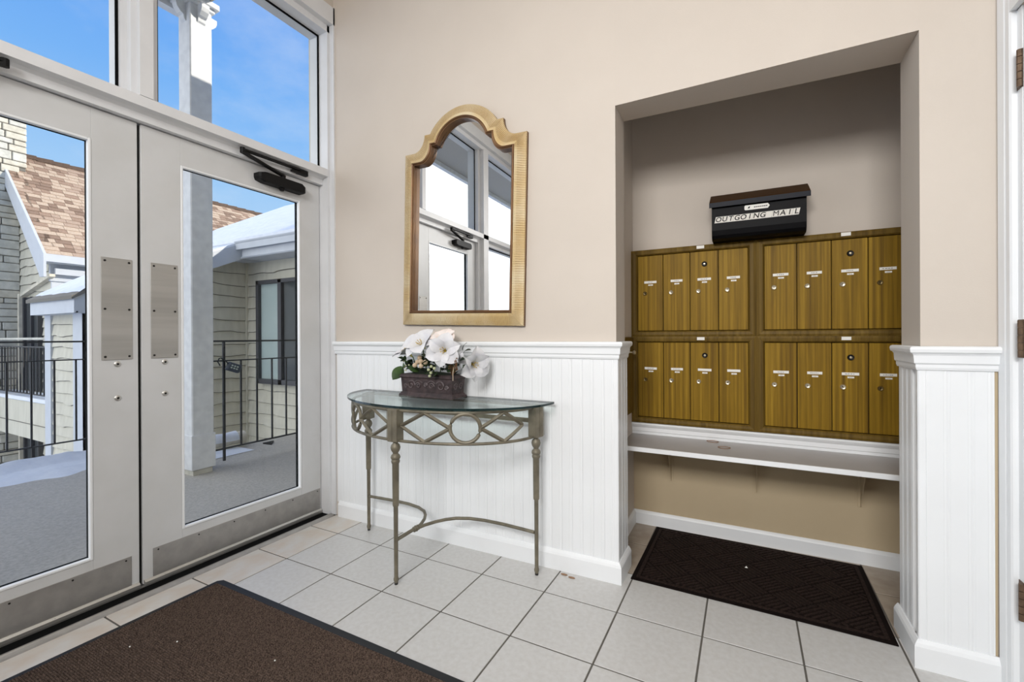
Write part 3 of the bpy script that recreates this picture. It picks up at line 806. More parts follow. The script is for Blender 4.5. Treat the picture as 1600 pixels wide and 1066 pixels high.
    def leaf_(me, p, d, roll=0, sc_=1.0):
        q = Vector(d).normalized().to_track_quat('X', 'Z').to_matrix().to_4x4()
        o = bpy.data.objects.new('leaf', me); col.objects.link(o); o.parent = t
        o.matrix_local = Matrix.Translation(p) @ q @ Matrix.Rotation(roll, 4, 'X') @ Matrix.Scale(sc_, 4)
    leaf_(lg, (-.150, -.05, .150), (-.45, -.3, -.8), 1.5, 1.35)
    leaf_(lg, (-.15, -.03, .17), (-.9, -.2, .5), .8, .8)
    leaf_(lg, (-.150, -.045, .150), (.8, -.4, .1), 1.2, .8)
    leaf_(ld, (-.10, -.04, .125), (-.2, -.5, .8), .4)
    leaf_(ld, (.165, .03, .235), (.6, 0, .8), .5, .8); leaf_(ld, (.17, .03, .225), (.9, 0, .2), .5, .8)
    leaf_(lg, (.02, -.055, .155), (.4, -.6, .5), .6, .8)
    for k in range(64):
        x = rnd.uniform(-.15, .20); leaf_(ld if k % 3 else lg, (x, rnd.uniform(-.05, .03), rnd.uniform(.112, .19)), (rnd.uniform(-1, 1), rnd.uniform(-1, .2), rnd.uniform(-.1, .8)), rnd.uniform(-1, 1), rnd.uniform(.6, 1.0))
    # berries
    bb = MB().sphere((0, 0, 0), .0115, 12, 8, (1, 1, 1.08)).mesh('berry', m_berry, True); bs_ = MB().sphere((0, 0, 0), .0075, 10, 7).mesh('berry', m_berryg, True)
    for p in ((-.028, -.068, .178), (.0, -.075, .182), (-.014, -.068, .200), (.024, -.07, .178), (-.038, -.075, .162), (.006, -.08, .160)): inst('berry', bb, t, p)
    for p in ((.052, -.078, .142), (.088, -.078, .150), (.068, -.080, .128), (.062, -.07, .158), (.055, -.074, .112)): inst('berry', bs_, t, p)
    for k in range(9): inst('berry', bs_, t, (-.115+rnd.uniform(-.02, .02), -.055, .150+rnd.uniform(-.02, .03)), scale=(.6,)*3)
    # dry twig sprays
    for k in range(9):
        x = .165+rnd.uniform(-.02, .045); tw = MB(); zt = rnd.uniform(.17, .225)
        tw.tube([(.14, -.02, .11), (x-.005, -.045, .15), (x, -.055, zt)], .0016, 5)
        for j in range(4): tw.sphere((x+rnd.uniform(-.01, .01), -.056, zt-.012*j), .0034, 6, 4)
        child('twig', tw, m_twig, t)
    child('twig', MB().tube([(.18, -.05, .165), (.182, -.06, .13), (.184, -.062, .092)], .0015, 5), m_berry, t)
flowers()

# ------------------------------------------------------------------ MAILBOXES
MY = .870                      # face of the doors
def text_mesh(body, size, name='txt', shear=0.0, ext=.0004, bold=.012):
    cu = bpy.data.curves.new(name, 'FONT'); cu.body = body; cu.size = size; cu.extrude = ext; cu.shear = shear
    cu.align_x = 'CENTER'; cu.align_y = 'CENTER'; cu.offset = size*bold*.5; cu.resolution_u = 6
    o = bpy.data.objects.new(name, cu); col.objects.link(o)
    me = bpy.data.meshes.new_from_object(o.evaluated_get(bpy.context.evaluated_depsgraph_get()))
    bpy.data.objects.remove(o); bpy.data.curves.remove(cu)
    return me
def marks(w, n, seed, h=.0035):
    """unreadably small print: a row of short dark dashes"""
    r = random.Random(seed); mb = MB(); x = -w/2
    for k in range(n):
        l_ = w/n*r.uniform(.45, .8); mb.box(x, x+l_, -.0004, 0, -h/2, h/2*r.uniform(.5, 1)); x += w/n
    return mb
DW = .1425
def bank(xc0, z0, z1, label, keys):
    t = thing('mailbox_bank', label, 'mailboxes', (xc0, MY, z0), group='oak fronted mailbox banks')
    W_ = DW*4; Hh = z1-z0
    fl = .036
    fr = MB()
    def strip(a, b, c, d):            # a,b outer corners ; c,d inner corners (x,z)
        vs = [(a[0], .05, a[1]), (a[0], -.010, a[1]), (a[0]+(c[0]-a[0])*.35, -.014, a[1]+(c[1]-a[1])*.35), (a[0]+(c[0]-a[0])*.8, -.012, a[1]+(c[1]-a[1])*.8), (c[0], -.004, c[1]), (c[0], .05, c[1]),
              (b[0], .05, b[1]), (b[0], -.010, b[1]), (b[0]+(d[0]-b[0])*.35, -.014, b[1]+(d[1]-b[1])*.35), (b[0]+(d[0]-b[0])*.8, -.012, b[1]+(d[1]-b[1])*.8), (d[0], -.004, d[1]), (d[0], .05, d[1])]
        return MB().add(vs, [(0,1,7,6),(1,2,8,7),(2,3,9,8),(3,4,10,9),(4,5,11,10),(5,0,6,11),(0,5,4,3,2,1),(6,7,8,9,10,11)])
    e_ = .031
    ox0, ox1, oz0, oz1 = -fl, W_+fl, -e_, Hh+e_
    for nm, A_ in (('frame_rail', ((ox0, oz1), (ox1, oz1), (0, Hh), (W_, Hh))), ('frame_rail', ((ox0, oz0), (ox1, oz0), (0, 0), (W_, 0))),
                   ('frame_stile', ((ox0, oz0), (ox0, oz1), (0, 0), (0, Hh))), ('frame_stile', ((ox1, oz0), (ox1, oz1), (W_, 0), (W_, Hh)))):
        child(nm, strip(*A_), m_oakframe, t)
    child('recess', MB().box(-.001, W_+.001, .012, .03, -.001, Hh+.001), m_gap, t)
    dm = MB().bbox(-DW/2+.0016, DW/2-.0016, 0, .012, .003, Hh-.003, .0014).mesh('door', m_oak)
    pln = MB().box(-.034, .034, -.0012, 0, -.0065, .0065).mesh('name_label', m_label)
    pnn = MB().box(-.013, .013, -.0012, 0, -.004, .004).mesh('number_label', m_label)
    ck = MB().lathe([(.0125, 0), (.0125, -.002), (.0105, -.0045), (.0088, -.0035)], (0, 0, 0), 20, 'y').mesh('lock', m_brass, True)
    ck2 = ck.copy(); ck2.materials.clear(); ck2.materials.append(m_olive)
    lx = [.0715-.0, ] 
    for k in range(4):
        d = inst('door', dm, t, ((k+.5)*DW, 0, 0))
        ly = .281
        l1 = inst('name_label', pln, d, (.0015, 0, ly), (0, radians(random.uniform(-1.2, 1.2)), 0), (.92 if k % 2 else 1, 1, 1))
        inst('number_label', pnn, d, (.003, 0, ly-.0165))
        # print on the labels is merged in the label's own geometry
        if random.random() < .8:
            pm = marks(.042*random.uniform(.6, 1), random.choice((4, 5, 7)), random.random(), .0030).mesh('print', m_inkp)
            inst('print', pm, t, ((k+.5)*DW+.0015, -.0013, ly))
        inst('print', marks(.012, 3, k, .002).mesh('print', m_inkp), t, ((k+.5)*DW+.003, -.0013, ly-.0165))
        lk = inst('lock', ck if keys[k] else ck2, d, (-.028, 0, .217), scale=(1, 1, 1) if keys[k] else (.9, 1, .9))
        # keyhole slit
        inst('keyhole', MB().box(-.0013, .0013, -.0052, -.003, -.005, .005).mesh('keyhole', m_ink), t, ((k+.5)*DW-.028, 0, .217), (0, random.uniform(-.5, .5), 0))
    mk = child('master_lock', MB().lathe([(.014, 0), (.014, -.003), (.012, -.006), (.007, -.005)], (DW*2.5+.003, 0, Hh-.072), 20, 'y'), m_black, t, True)
    child('keyway', MB().lathe([(.0055, -.005), (.0055, -.008), (.003, -.009)], (DW*2.5+.003, 0, Hh-.072), 12, 'y'), m_brass, mk)
    child('frame_label', MB().box(DW*2.5-.035, DW*2.5+.003, -.0165, -.0135, Hh+.011, Hh+.027), m_label, t)
    return t
bank(1.474, 1.124, 1.559, 'upper left bank of four oak striped mailboxes, in the darker alcove corner', (0, 1, 1, 1))
bank(1.474, .630, 1.062, 'lower left bank of four oak striped mailboxes beside the brass knob', (0, 1, 1, 1))
b3 = bank(2.1165, 1.124, 1.559, 'upper right bank of four oak striped mailboxes, right under the black mailbox', (1, 1, 1, 0))
b4 = bank(2.1165, .630, 1.062, 'lower right bank of four oak striped mailboxes nearest the right pier', (1, 1, 1, 0))
# carcass around the banks is closed by the alcove wall; a wooden side strip with a brass knob
sp = thing('wood_side_strip', 'narrow dark wood strip with a brass knob on the alcove side wall', 'wood panel', (1.441, .62, .66))
child('panel', MB().bbox(0, .012, 0, .235, 0, .43, .002), m_oakframe, sp)
child('knob', MB().lathe([(.005, .012), (.004, .024), (.011, .030), (.012, .038), (.006, .043)], (0, .150, .345), 14, 'x'), m_brass, sp, True)

# ledge moulding under the mailboxes
lp = [(.905, .531), (.868, .531), (.868, .545), (.864, .549), (.864, .570), (.858, .578), (.852, .588), (.852, .597), (.905, .597)]
tag(MB().prism(lp, lambda a, b, x: (x, a, b), 1.441, 2.679).build('trim_5', m_white), 'white moulding strip between the mailboxes and the shelf', 'moulding', kind='structure')
# shelf
sh = thing('wall_shelf', 'long thin white edged shelf under the mailboxes on angle brackets', 'shelf', (1.441, .53, .5))
child('board', MB().bbox(0, 1.238, .022, .374, .010, .0305, .001), m_shelf, sh)
tag(child('edge_strip', MB().bbox(0, 1.238, .014, .0225, .008, .031, .0015), m_white, sh), 'white front edge strip')
for bx_ in (1.652, 2.078, 2.517):
    k = bx_-1.441; b = MB()
    pr = [(.374, .009), (.235, .009), (.237, .003), (.364, -.225), (.374, -.228)]
    b.prism(pr, lambda a, c, x: (x, a, c), k-.0015, k+.0015)
    b.box(k-.011, k+.011, .369, .3745, -.228, .009); b.box(k-.011, k+.011, .235, .374, .004, .009)
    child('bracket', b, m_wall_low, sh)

# black outgoing mail box
def outgoing():
    X0, X1 = 1.872, 2.300
    t = thing('outgoing_mailbox', 'black lidded mailbox marked for outgoing mail, standing on the mailbox banks', 'mailbox', ((X0+X1)/2, .80, 1.592), 0)
    w = (X1-X0)/2
    # body profile in y,z : slightly slanted front with a rounded foot
    pr = [(.095, 0), (-.010, 0), (-.028, .006), (-.040, .020), (-.046, .045), (-.046, .178), (.095, .205)]
    child('body', MB().prism(pr, lambda a, b, x: (x, a, b), -w+.006, w-.010), m_mblack, t)
    lid = [(.098, .246), (.048, .250), (-.058, .190), (-.064, .182), (-.058, .176), (.098, .236)]
    lo = child('lid', MB().prism(lid, lambda a, b, x: (x, a, b), -w-.004, w+.004), m_mlid, t)
    tag(lo, 'brownish sloping lid')
    child('lid_edge', MB().prism([(-.066, .184), (-.066, .160), (-.060, .160), (-.058, .180)], lambda a, b, x: (x, a, b), -w-.005, w+.005), m_lidedge, t)
    sd_ = MB()
    for x in (-w-.004, w+.001): sd_.prism([(.098, .205), (-.060, .160), (-.060, .184), (.048, .246), (.098, .242)], lambda a, b, xx: (xx, a, b), x, x+.003)
    child('lid_cheek', sd_, m_mblack, t)
    child('lid_lip', MB().tube([(-w-.003, .070, .251), (w+.003, .070, .251)], .0045, 8), m_mblack, t)
    # letter tiles
    txt = 'OUTGOING MAIL'; tw = .0283; y = -.0468
    x = -w+.022
    for k, ch in enumerate(txt):
        zc = .098
        sk = .22
        h2 = .0155
        vs = [(x-sk*h2, y, zc-h2), (x+tw-.0006-sk*h2, y, zc-h2), (x+tw-.0006+sk*h2, y, zc+h2), (x+sk*h2, y, zc+h2)]
        v2 = [(a, b+.0008, c) for a, b, c in vs]
        tl = child('letter_tile', MB().add(vs+v2, [(0,3,2,1),(4,5,6,7),(0,1,5,4),(1,2,6,5),(2,3,7,6),(3,0,4,7)]), m_tape, t)
        if ch != ' ':
            me = text_mesh(ch, .0345, 'letter', (.12 if ch == 'M' else .2), bold=(0 if ch == 'M' else .022)); me.materials.clear(); me.materials.append(m_ink)
            o = bpy.data.objects.new('letter', me); col.objects.link(o); o.parent = tl
            o.matrix_local = Matrix.Translation((x+tw/2, y-.0004, zc)) @ Matrix.Rotation(pi/2, 4, 'X')
        x += tw
    # small pointed notice above the letters
    n_ = [(-.052, -.012), (-.056, -.008), (-.056, .008), (-.052, .012), (.046, .012), (.054, 0), (.046, -.012)]
    nl = child('notice_label', MB().prism(n_, lambda a, b, yy: (a-.002, yy, b+.143), y-.0004, y+.0008), m_label, t)
    mm = MB(); mm.prism([(-.044, -.004), (-.038, .005), (-.032, .005), (-.036, 0), (-.034, -.004)], lambda a, b, yy: (a, yy, b+.143), y-.001, y)
    for k in range(7): mm.box(-.016+k*.0085, -.016+k*.0085+.0065, y-.001, y, .1405, .1448)
    child('print', mm, m_ink, nl)
outgoing()

# two brown ring marks lying on the shelf
for nm, x, yv, lab in (('brown_ring', 1.872, .838, 'flat brown ring tucked against the moulding on the shelf'), ('brown_ring', 1.932, .722, 'brown ring lying nearer the shelf front edge')):
    pts = [(x+.028*cos(2*pi*i/26)*(1+.08*sin(3*2*pi*i/26)), yv+.022*sin(2*pi*i/26), .5325) for i in range(26)]
    ob = MB().tube(pts, .0016, 6, closed=True).build(nm, m_dust); tag(ob, lab, 'rubber band', group='brown rings on the shelf')

# ------------------------------------------------------------------ FLOOR MATS
# entrance carpet mat: rubber border and ribbed pile
def rows(x0, x1, y0, y1, pitch, z0, z1, along='x'):
    mb = MB(); n = int((y1-y0)/pitch)
    return mb
em = thing('entrance_mat', 'large brown ribbed entrance mat with a black rubber border', 'mat', (0, 0, 0))
MX0, MX1, MY1, MY0 = -.086, 1.75, -.578, -1.80
bpr = [(MX0+.018, MY1), (MX1, MY1), (MX1, MY0), (MX0, MY0), (MX0, MY1-.018)]
child('rubber_border', MB().prism(bpr, lambda a, b, z: (a, b, z), 0.0005, .0045), m_rubber, em)
ptile = MB(); px0, px1, py1, py0 = MX0+.026, MX1-.03, MY1-.034, MY0+.03
vs = []; fs = []; nrow = int((py1-py0)/.0068)*2
hh = random.Random(3)
for r in range(nrow+1):
    yy = py0+(py1-py0)*r/nrow; z = .0068 if r % 2 else .0098
    vs += [(px0, yy, z), (px1, yy, z)]
for r in range(nrow): fs.append((2*r, 2*r+1, 2*r+3, 2*r+2))
vs2 = [(px0, py0, .004), (px1, py0, .004), (px1, py1, .004), (px0, py1, .004)]
ptile.add(vs, fs)
tag(ptile.build('ribbed_pile', m_carpet, em), 'brown ribbed carpet pile', kind='stuff')
# crumbs on the mat
for k, (x, y) in enumerate(((.22, -.90), (.10, -.99), (.62, -.80))):
    tag(MB().sphere((x, y, .0125), .0028, 6, 4, (1.2, 1, .8)).build('crumb', m_label), ('tiny white crumb on the brown entrance mat, nearest the door meeting line', 'tiny white crumb on the brown mat, nearest the left photo corner', 'tiny white crumb on the brown mat, rightmost of the three')[k], 'crumb', 'crumbs on the entrance mat')

am = thing('alcove_mat', 'dark brown rubber mat with a raised parquet rib pattern in the alcove', 'mat', (0, 0, 0))
AX0, AX1, AY0, AY1 = 1.568, 2.514, .252, .884
T_ = Matrix.Translation((2.04, .566, 0)) @ Matrix.Rotation(radians(-.9), 4, 'Z')
ax, ay = .470, .308
child('base', MB().bbox(-ax, ax, -ay, ay, .0005, .005, .0015, T_), m_matbase, am)
bd = MB().use(m_matdark)
for a in ((-ax+.02, ax-.02, -ay+.02, -ay+.034), (-ax+.02, ax-.02, ay-.034, ay-.02), (-ax+.02, -ax+.034, -ay+.034, ay-.034), (ax-.034, ax-.02, -ay+.034, ay-.034)): bd.box(*a, .004, .0078, T_)
child('border_rib', bd, m_matdark, am)
rb = MB(); bs = .112; rr = .0118
ix, iy = ax-.040, ay-.040
c45 = cos(pi/4)
def clipseg(p, q):
    (x0, y0), (x1, y1) = p, q; t0, t1 = 0, 1; dx, dy = x1-x0, y1-y0
    for pp, qq in ((-dx, x0+ix), (dx, ix-x0), (-dy, y0+iy), (dy, iy-y0)):
        if abs(pp) < 1e-9:
            if qq < 0: return None
        else:
            r = qq/pp
            if pp < 0: t0 = max(t0, r)
            else: t1 = min(t1, r)
    if t1-t0 < 1e-3: return None
    return (x0+dx*t0, y0+dy*t0), (x0+dx*t1, y0+dy*t1)
for a in range(-9, 10):
    for b in range(-9, 10):
        for k in range(6):
            o_ = (k-2.5)*bs/6
            if (a+b) % 2: s0, s1 = (a*bs-bs*.46, b*bs+o_), (a*bs+bs*.46, b*bs+o_)
            else: s0, s1 = (a*bs+o_, b*bs-bs*.46), (a*bs+o_, b*bs+bs*.46)
            rot_ = lambda p: ((p[0]-p[1])*c45, (p[0]+p[1])*c45)
            cs = clipseg(rot_(s0), rot_(s1))
            if cs: rb.bar(T_ @ Vector((*cs[0], .0055)), T_ @ Vector((*cs[1], .0055)), .0100, .0070)
tag(child('parquet_ribs', rb, m_matdark, am), 'raised diagonal ribs in alternating blocks', kind='stuff')
tag(MB().add([(2.022, .590, .009), (2.036, .592, .009), (2.030, .604, .010), (2.029, .596, .015)], [(0, 2, 1), (0, 1, 3), (1, 2, 3), (2, 0, 3)]).build('paper_scrap', m_label), 'tiny white paper scrap on the dark alcove mat', 'scrap')
# bits of dirt by the baseboard
for k, (x, y, lab) in enumerate(((1.285, .165, 'rust brown dirt crumb at the baseboard, nearer the table'), (1.325, .155, 'rust brown dirt crumb at the baseboard, nearer the alcove'))):
    tag(MB().sphere((x, y, .002), .011, 8, 5, (1.6, .7, .22)).build('dirt_crumb', m_dust), lab, 'dirt', 'dirt crumbs by the baseboard')

# ------------------------------------------------------------------ OUTSIDE: porch
DZ = -.05  # most outdoor coordinates below computed from image pixels at assumed depths
def ext(name, label, mb, m_):
    o = mb.build(name, m_); return tag(o, label, 'setting', kind='structure')
dk = MB()
dk.prism([(-.42, -7), (-3.86, -7), (-3.86, .47), (-2.76, .47), (-2.76, 2.12), (-.42, 2.12)], lambda a, b, z: (a, b, z), DZ-.22, DZ)
ext('porch_deck', 'grey concrete porch floor outside the glass doors', dk, m_conc)
# the house around the vestibule (outer shell, blocks the sun)
hs = struct('house_mass', 'outer walls of the house the vestibule belongs to', 'building')
child('block', MB().box(-.40, 9, 1.06, 8, -3.2, 4.3), m_shake, hs)
child('block', MB().box(3.05, 9, -9, 1.06, -3.2, 4.3), m_shake, hs)
child('block', MB().box(-.42, 3.05, -9, -4.45, -3.2, 4.3), m_shake, hs)
child('roof', MB().box(-.46, 9, -9, 8, 4.3, 4.42), m_trimx, hs)
child('attic', MB().box(-.44, 3.05, -4.45, 1.06, 3.56, 4.3), m_shake, hs)
child('outer_wall', MB().box(-.44, -.42, .17, 2.14, -3.2, 3.56), m_shake, hs)
# porch ceiling and beam
ext('porch_ceiling', 'grey weathered porch soffit seen through the mirror', MB().box(-2.34, -.44, -8.5, .44, 3.97, 4.10), m_conc)
ext('porch_beam', 'white beam along the porch eave', MB().box(-2.36, -2.28, -8.5, .46, 3.90, 4.22), m_post)

pp = thing('porch_post', 'square weathered white porch post outside the right door leaf', 'post', (-2.13, .372, DZ))
child('shaft', MB().bbox(-.090, .090, -.086, .086, .05, 4.0, .008), m_post, pp)
child('plinth', MB().bbox(-.098, .098, -.094, .094, .045, .335, .004), m_post, pp)
child('foot', MB().box(-.080, .080, -.076, .076, 0, .045), m_stone, pp)
cp = MB()
for k, (w, z0, z1) in enumerate(((.085, 3.90, 3.935), (.105, 3.935, 3.97), (.13, 3.97, 4.02))): cp.bbox(-w, w, -w, w, z0, z1, .005)
child('capital', cp, m_post, pp)
for an in (0, pi/2, pi, -pi/2):
    pr = [(.07, 3.90), (.07, 3.80), (.085, 3.79), (.10, 3.81), (.105, 3.84), (.125, 3.85), (.15, 3.88), (.16, 3.91), (.16, 3.94), (.07, 3.94)]
    o = MB().prism(pr, lambda a, b, y: (a, y, b), -.03, .03).build('bracket', m_post, pp); o.rotation_euler = (0, 0, an)

def railing(name, label, a, b, ts, posts, loc=None):
    """rail between ground points a and b; ts = distances of balusters from a"""
    t = thing(name, label, 'railing')
    A = Vector((*a, 0)); B = Vector((*b, 0)); d = (B-A).normalized()
    for nm, z, w, h in (('top_rail', 1.068, .040, .016), ('upper_rail', .893, .026, .011), ('lower_rail', .108, .026, .011)):
        child(nm, MB().bar(A+Vector((0, 0, z)), B+Vector((0, 0, z)), w, h), m_iron, t)
    sm = MB().box(-.0065, .0065, -.0065, .0065, .105, .895).mesh('baluster', m_iron)
    tm = MB().box(-.009, .009, -.009, .009, .0, 1.066).mesh('baluster', m_iron)
    for k, s_ in enumerate(ts):
        p = A+d*s_; inst('baluster', tm if k in posts else sm, t, p, (0, 0, atan2(d.y, d.x)))
    for p in (B-d*.03,): child('post', MB().box(p.x-.012, p.x+.012, p.y-.012, p.y+.012, DZ, 1.066), m_iron, t)
    return t
railing('porch_railing', 'black iron railing between the porch post and the sided house wing', (-2.11, .474), (-2.11, 2.10), [.105+.1515*k for k in range(13)], (0, 7))
lr = railing('porch_railing', 'black iron railing at the porch edge, seen through the left door leaf', (-3.75, -5.6), (-3.75, .36), [5.265-.1525*k for k in range(-3, 34)], (2-.0 if False else 4, 14, 24))
for z, w, h in ((1.068, .040, .012), (.893, .026, .011), (.108, .026, .011)):
    child('return_rail', MB().bar((-3.75, .36, z), (-2.236, .36, z), w, h), m_iron, lr)
sm_ = MB().box(-.0065, .0065, -.0065, .0065, .105, .895).mesh('baluster', m_iron)
for k in range(10): inst('baluster', sm_, lr, (-3.60+.15*k, .36, 0))
# key lockbox hanging on the railing
lb = thing('key_lockbox', 'small blue grey key lockbox hanging on the black porch railing', 'lockbox', (-2.085, .60, .79), radians(0))
lb.scale = (1.25, 1.25, 1.15)
child('body', MB().bbox(-.002, .040, -.034, .062, .010, .075, .008, Matrix.Rotation(radians(-22), 4, 'X')), m_lockb, lb)
child('shackle', MB().tube([(.018, -.062+.02*0, .055), (.012, -.075, .085), (.0, -.060, .108), (-.02, -.035, .112), (.006, -.015, .085), (.018, -.01, .07)], .0045, 7), m_iron, lb)
kp = MB()
for i in range(3):
    for j in range(2): kp.box(.040, .042, -.018+.02*i, -.006+.02*i, .030+.018*j, .040+.018*j, Matrix.Rotation(radians(-22), 4, 'X'))
child('keypad', kp, m_blind, lb)

# snow on the porch edge
def snowbed(name, label, outline_fn, nx, ny, cat='snow'):
    vs = []; fs = []
    for i in range(nx+1):
        for j in range(ny+1): vs.append(outline_fn(i/nx, j/ny))
    for i in range(nx):
        for j in range(ny): a = i*(ny+1)+j; fs.append((a, a+1, a+ny+2, a+ny+1))
    o = MB().add(vs, fs).build(name, m_snow, None, True); return tag(o, label, cat, kind='stuff')
rs = random.Random(11)
ph = [rs.uniform(0, 6.28) for _ in range(12)]
def wob(a, b): return .5*sin(a*5.1+ph[0])+.3*sin(a*11.7+ph[1]+b*3)+.2*sin(a*23+ph[2])+.25*sin(b*9+ph[3]+a*2)
def sb(u_, v_):
    y = -6.5+6.9*u_; x1 = -3.08+.10*wob(y, 0); x0 = -3.90; x = x0+(x1-x0)*v_
    edge = min(1, min(v_, 1-v_)*5)
    ridge = .060*math.exp(-((x+3.72)/.10)**2)*(.7+.3*wob(y*1.4, 1))
    groove = -.018*math.exp(-((x+3.52)/.05)**2)
    return (x, y, DZ-.004+edge*(.024+.010*wob(y*2, x*3)*.6)+ridge+groove*edge)
snowbed('porch_snow', 'drifted snow along the edge of the porch floor under the railing', sb, 120, 26)
def sb2(u_, v_):
    x = -2.72+.30*v_; y = .50+.55*u_
    return (x, y, DZ+.004+.022*sin(pi*v_)*sin(pi*u_)**.5*(1+.3*wob(y*3, x)))
snowbed('porch_snow', 'thin patch of snow on the porch floor beside the post', sb2, 16, 8)
lg_ = thing('snowy_log', 'snow covered round log lying at the porch edge behind the railing', 'log', (0, 0, 0))
child('log', MB().tube([(-2.72, .40+.06*i, .045) for i in range(13)], [.062+.004*sin(i*1.7) for i in range(13)], 14), m_stone2, lg_, True)
sn = MB()
n = 12; vs = []; fs = []
for i in range(n+1):
    for k in range(9):
        a = pi*(-.05+1.1*k/8); r = .071+.006*sin(i*1.3+k)
        vs.append((-2.72+r*cos(a), .38+.055*i, .048+r*sin(a)))
for i in range(n):
    for k in range(8): a = i*9+k; fs.append((a, a+1, a+10, a+9))
child('snow_cap', sn.add(vs, fs), m_snow, lg_, True)
tag(MB().prism([(-2.60, 1.255), (-2.47, 1.265), (-2.60, 1.38)], lambda a, b, z: (a, b, z), DZ, DZ+.012).build('dark_hole_patch', m_gap), 'flat black triangle standing in for a dark hole in the porch floor near the railing', 'dark_hole')  # black triangle stands in for a dark hole at the deck edge

# ------------------------------------------------------------------ OUTSIDE: shake siding
def shake_wall(parent, P0, ud, nd, w, z0, z1, ex=.163, seed=0, clip=None, material=m_shake):
    """courses of wavy bottomed shake board; P0 start, ud along, nd outward"""
    rnd = random.Random(seed); ud = Vector(ud); nd = Vector(nd); P0 = Vector(P0)
    n = int(math.ceil((z1-z0)/ex)); z = z1
    for k in range(n):
        zb = z-ex; zt = min(z+.012, z1); zb = max(zb, z0)
        a0, a1 = 0.0, w
        if clip: a0, a1 = clip((zb+zt)/2)
        if a1-a0 < .03: z -= ex; continue
        m_ = max(2, int((a1-a0)/.075)); vs = []
        off = off2 = .01; shadow_line = []
        for i in range(m_+1):
            if i % 3 == 0: off2 = rnd.choice((0, .006, .018, .028))
            off += (off2-off)*.6; dz_ = off
            p = P0+ud*(a0+(a1-a0)*i/m_)
            vs += [p+nd*.004+Vector((0, 0, zt)), p+nd*.026+Vector((0, 0, zb-.012+dz_)), p+nd*.004+Vector((0, 0, zb-.012+dz_))]
            shadow_line += [p+nd*.011+Vector((0, 0, zb-.012+dz_)), p+nd*.011+Vector((0, 0, zb-.021+dz_))]  # dark strip below each butt paints its shadow line
        fs = []
        for i in range(m_):
            b = 3*i; fs += [(b, b+1, b+4, b+3), (b+1, b+2, b+5, b+4)]
        fs += [(0, 2, 1), (3*m_, 3*m_+1, 3*m_+2)]
        mb = MB().use(material).add(vs, fs); mb.use(m_mortar_shade).add(shadow_line, [(2*i, 2*i+1, 2*i+3, 2*i+2) for i in range(m_)])
        mb.build('shake_course', None, parent, fix=False)
        z -= ex
# ---- the wing on the right with the bronze window
wg = thing('house_wing', 'cream shake sided house wing with a snowy roof and bronze window', 'building', (0, 0, 0))
child('core', MB().prism([(-4.29, 1.5), (-4.29, 2.14), (-.44, 2.14), (-.44, 3.3), (-5.75, 3.3), (-5.75, 1.5)], lambda a, b, z: (a, b, z), -3.2, 2.15), m_shake, wg)
shake_wall(wg, (-4.29, 1.49, 0), (0, 1, 0), (1, 0, 0), .65, -1.2, 2.16, seed=3)
shake_wall(wg, (-4.275, 2.14, 0), (1, 0, 0), (0, -1, 0), 3.83, -1.2, 2.16, seed=4)
shake_wall(wg, (-5.74, 1.5, 0), (1, 0, 0), (0, -1, 0), 1.45, -1.2, 2.0, seed=5)
child('corner_strip', MB().box(-4.30, -4.25, 2.10, 2.15, -1.2, 2.16), m_shake, wg)
K = .65
RZ = lambda y: 2.386+K*(y-1.79)
RL = lambda y: 2.372+.47*(y-1.88)
def roofpoly(pts, th, m_, nm, parent, up=0.0, RZ=RZ):
    mb = MB(); n = len(pts)
    vs = [(x, y, RZ(y)+up) for x, y in pts]+[(x, y, RZ(y)+up-th) for x, y in pts]
    mb.add(vs, [tuple(range(n)), tuple(range(2*n-1, n-1, -1))]+[(i, (i+1) % n, n+(i+1) % n, n+i) for i in range(n)])
    return child(nm, mb, m_, parent)
rp_ = [(-.2, 1.78), (-5.78, 1.78), (-5.78, 2.3), (-5.85, 2.60), (-5.45, 3.0), (-5.12, 3.34), (-.2, 3.34)]
roofpoly(rp_, .09, m_trimx, 'roof_deck', wg, -.03)
rl_ = [(-3.97, 2.0), (-5.78, 2.0), (-5.78, 1.2), (-3.97, 1.2)]
roofpoly(rl_, .06, m_trimx, 'roof_deck', wg, -.005, RL)
roofpoly(rl_, .03, m_snow, 'snow_layer', wg, .022, RL)
rs2 = [(-.2, 1.80), (-5.76, 1.80), (-5.76, 2.3), (-5.83, 2.58), (-5.43, 2.97), (-5.10, 3.32), (-.2, 3.32)]
roofpoly(rs2, .05, m_snow, 'snow_layer', wg, .022)
# gutter with ogee profile, fascia, rake board
gp = [(1.795, 2.345), (1.795, 2.372), (1.785, 2.372), (1.765, 2.368), (1.768, 2.355), (1.785, 2.330), (1.790, 2.300), (1.802, 2.285), (1.86, 2.283), (1.86, 2.37)]
child('gutter', MB().prism(gp, lambda a, b, x: (x, a, b), -3.97, -.3), m_trimx, wg)
child('fascia', MB().box(-3.90, -.3, 1.83, 1.87, 2.165, 2.30), m_trimx, wg)
child('soffit', MB().box(-4.0, -.3, 1.84, 2.14, 2.155, 2.175), m_trimx, wg)
child('rake_board', MB().prism([(1.2, RL(1.2)-.215), (1.88, RL(1.88)-.215), (1.88, RL(1.88)-.005), (1.2, RL(1.2)-.005)], lambda a, b, x: (x, a, b), -3.99, -3.955), m_trimx, wg)
child('rake_soffit', MB().box(-4.31, -3.96, 1.84, 2.14, 2.155, 2.175).add([(-3.96, 1.2, RL(1.2)-.20), (-3.96, 1.9, RL(1.9)-.20), (-4.31, 1.9, RL(1.9)-.20), (-4.31, 1.2, RL(1.2)-.20)], [(0,1,2,3)]), m_trimx, wg)
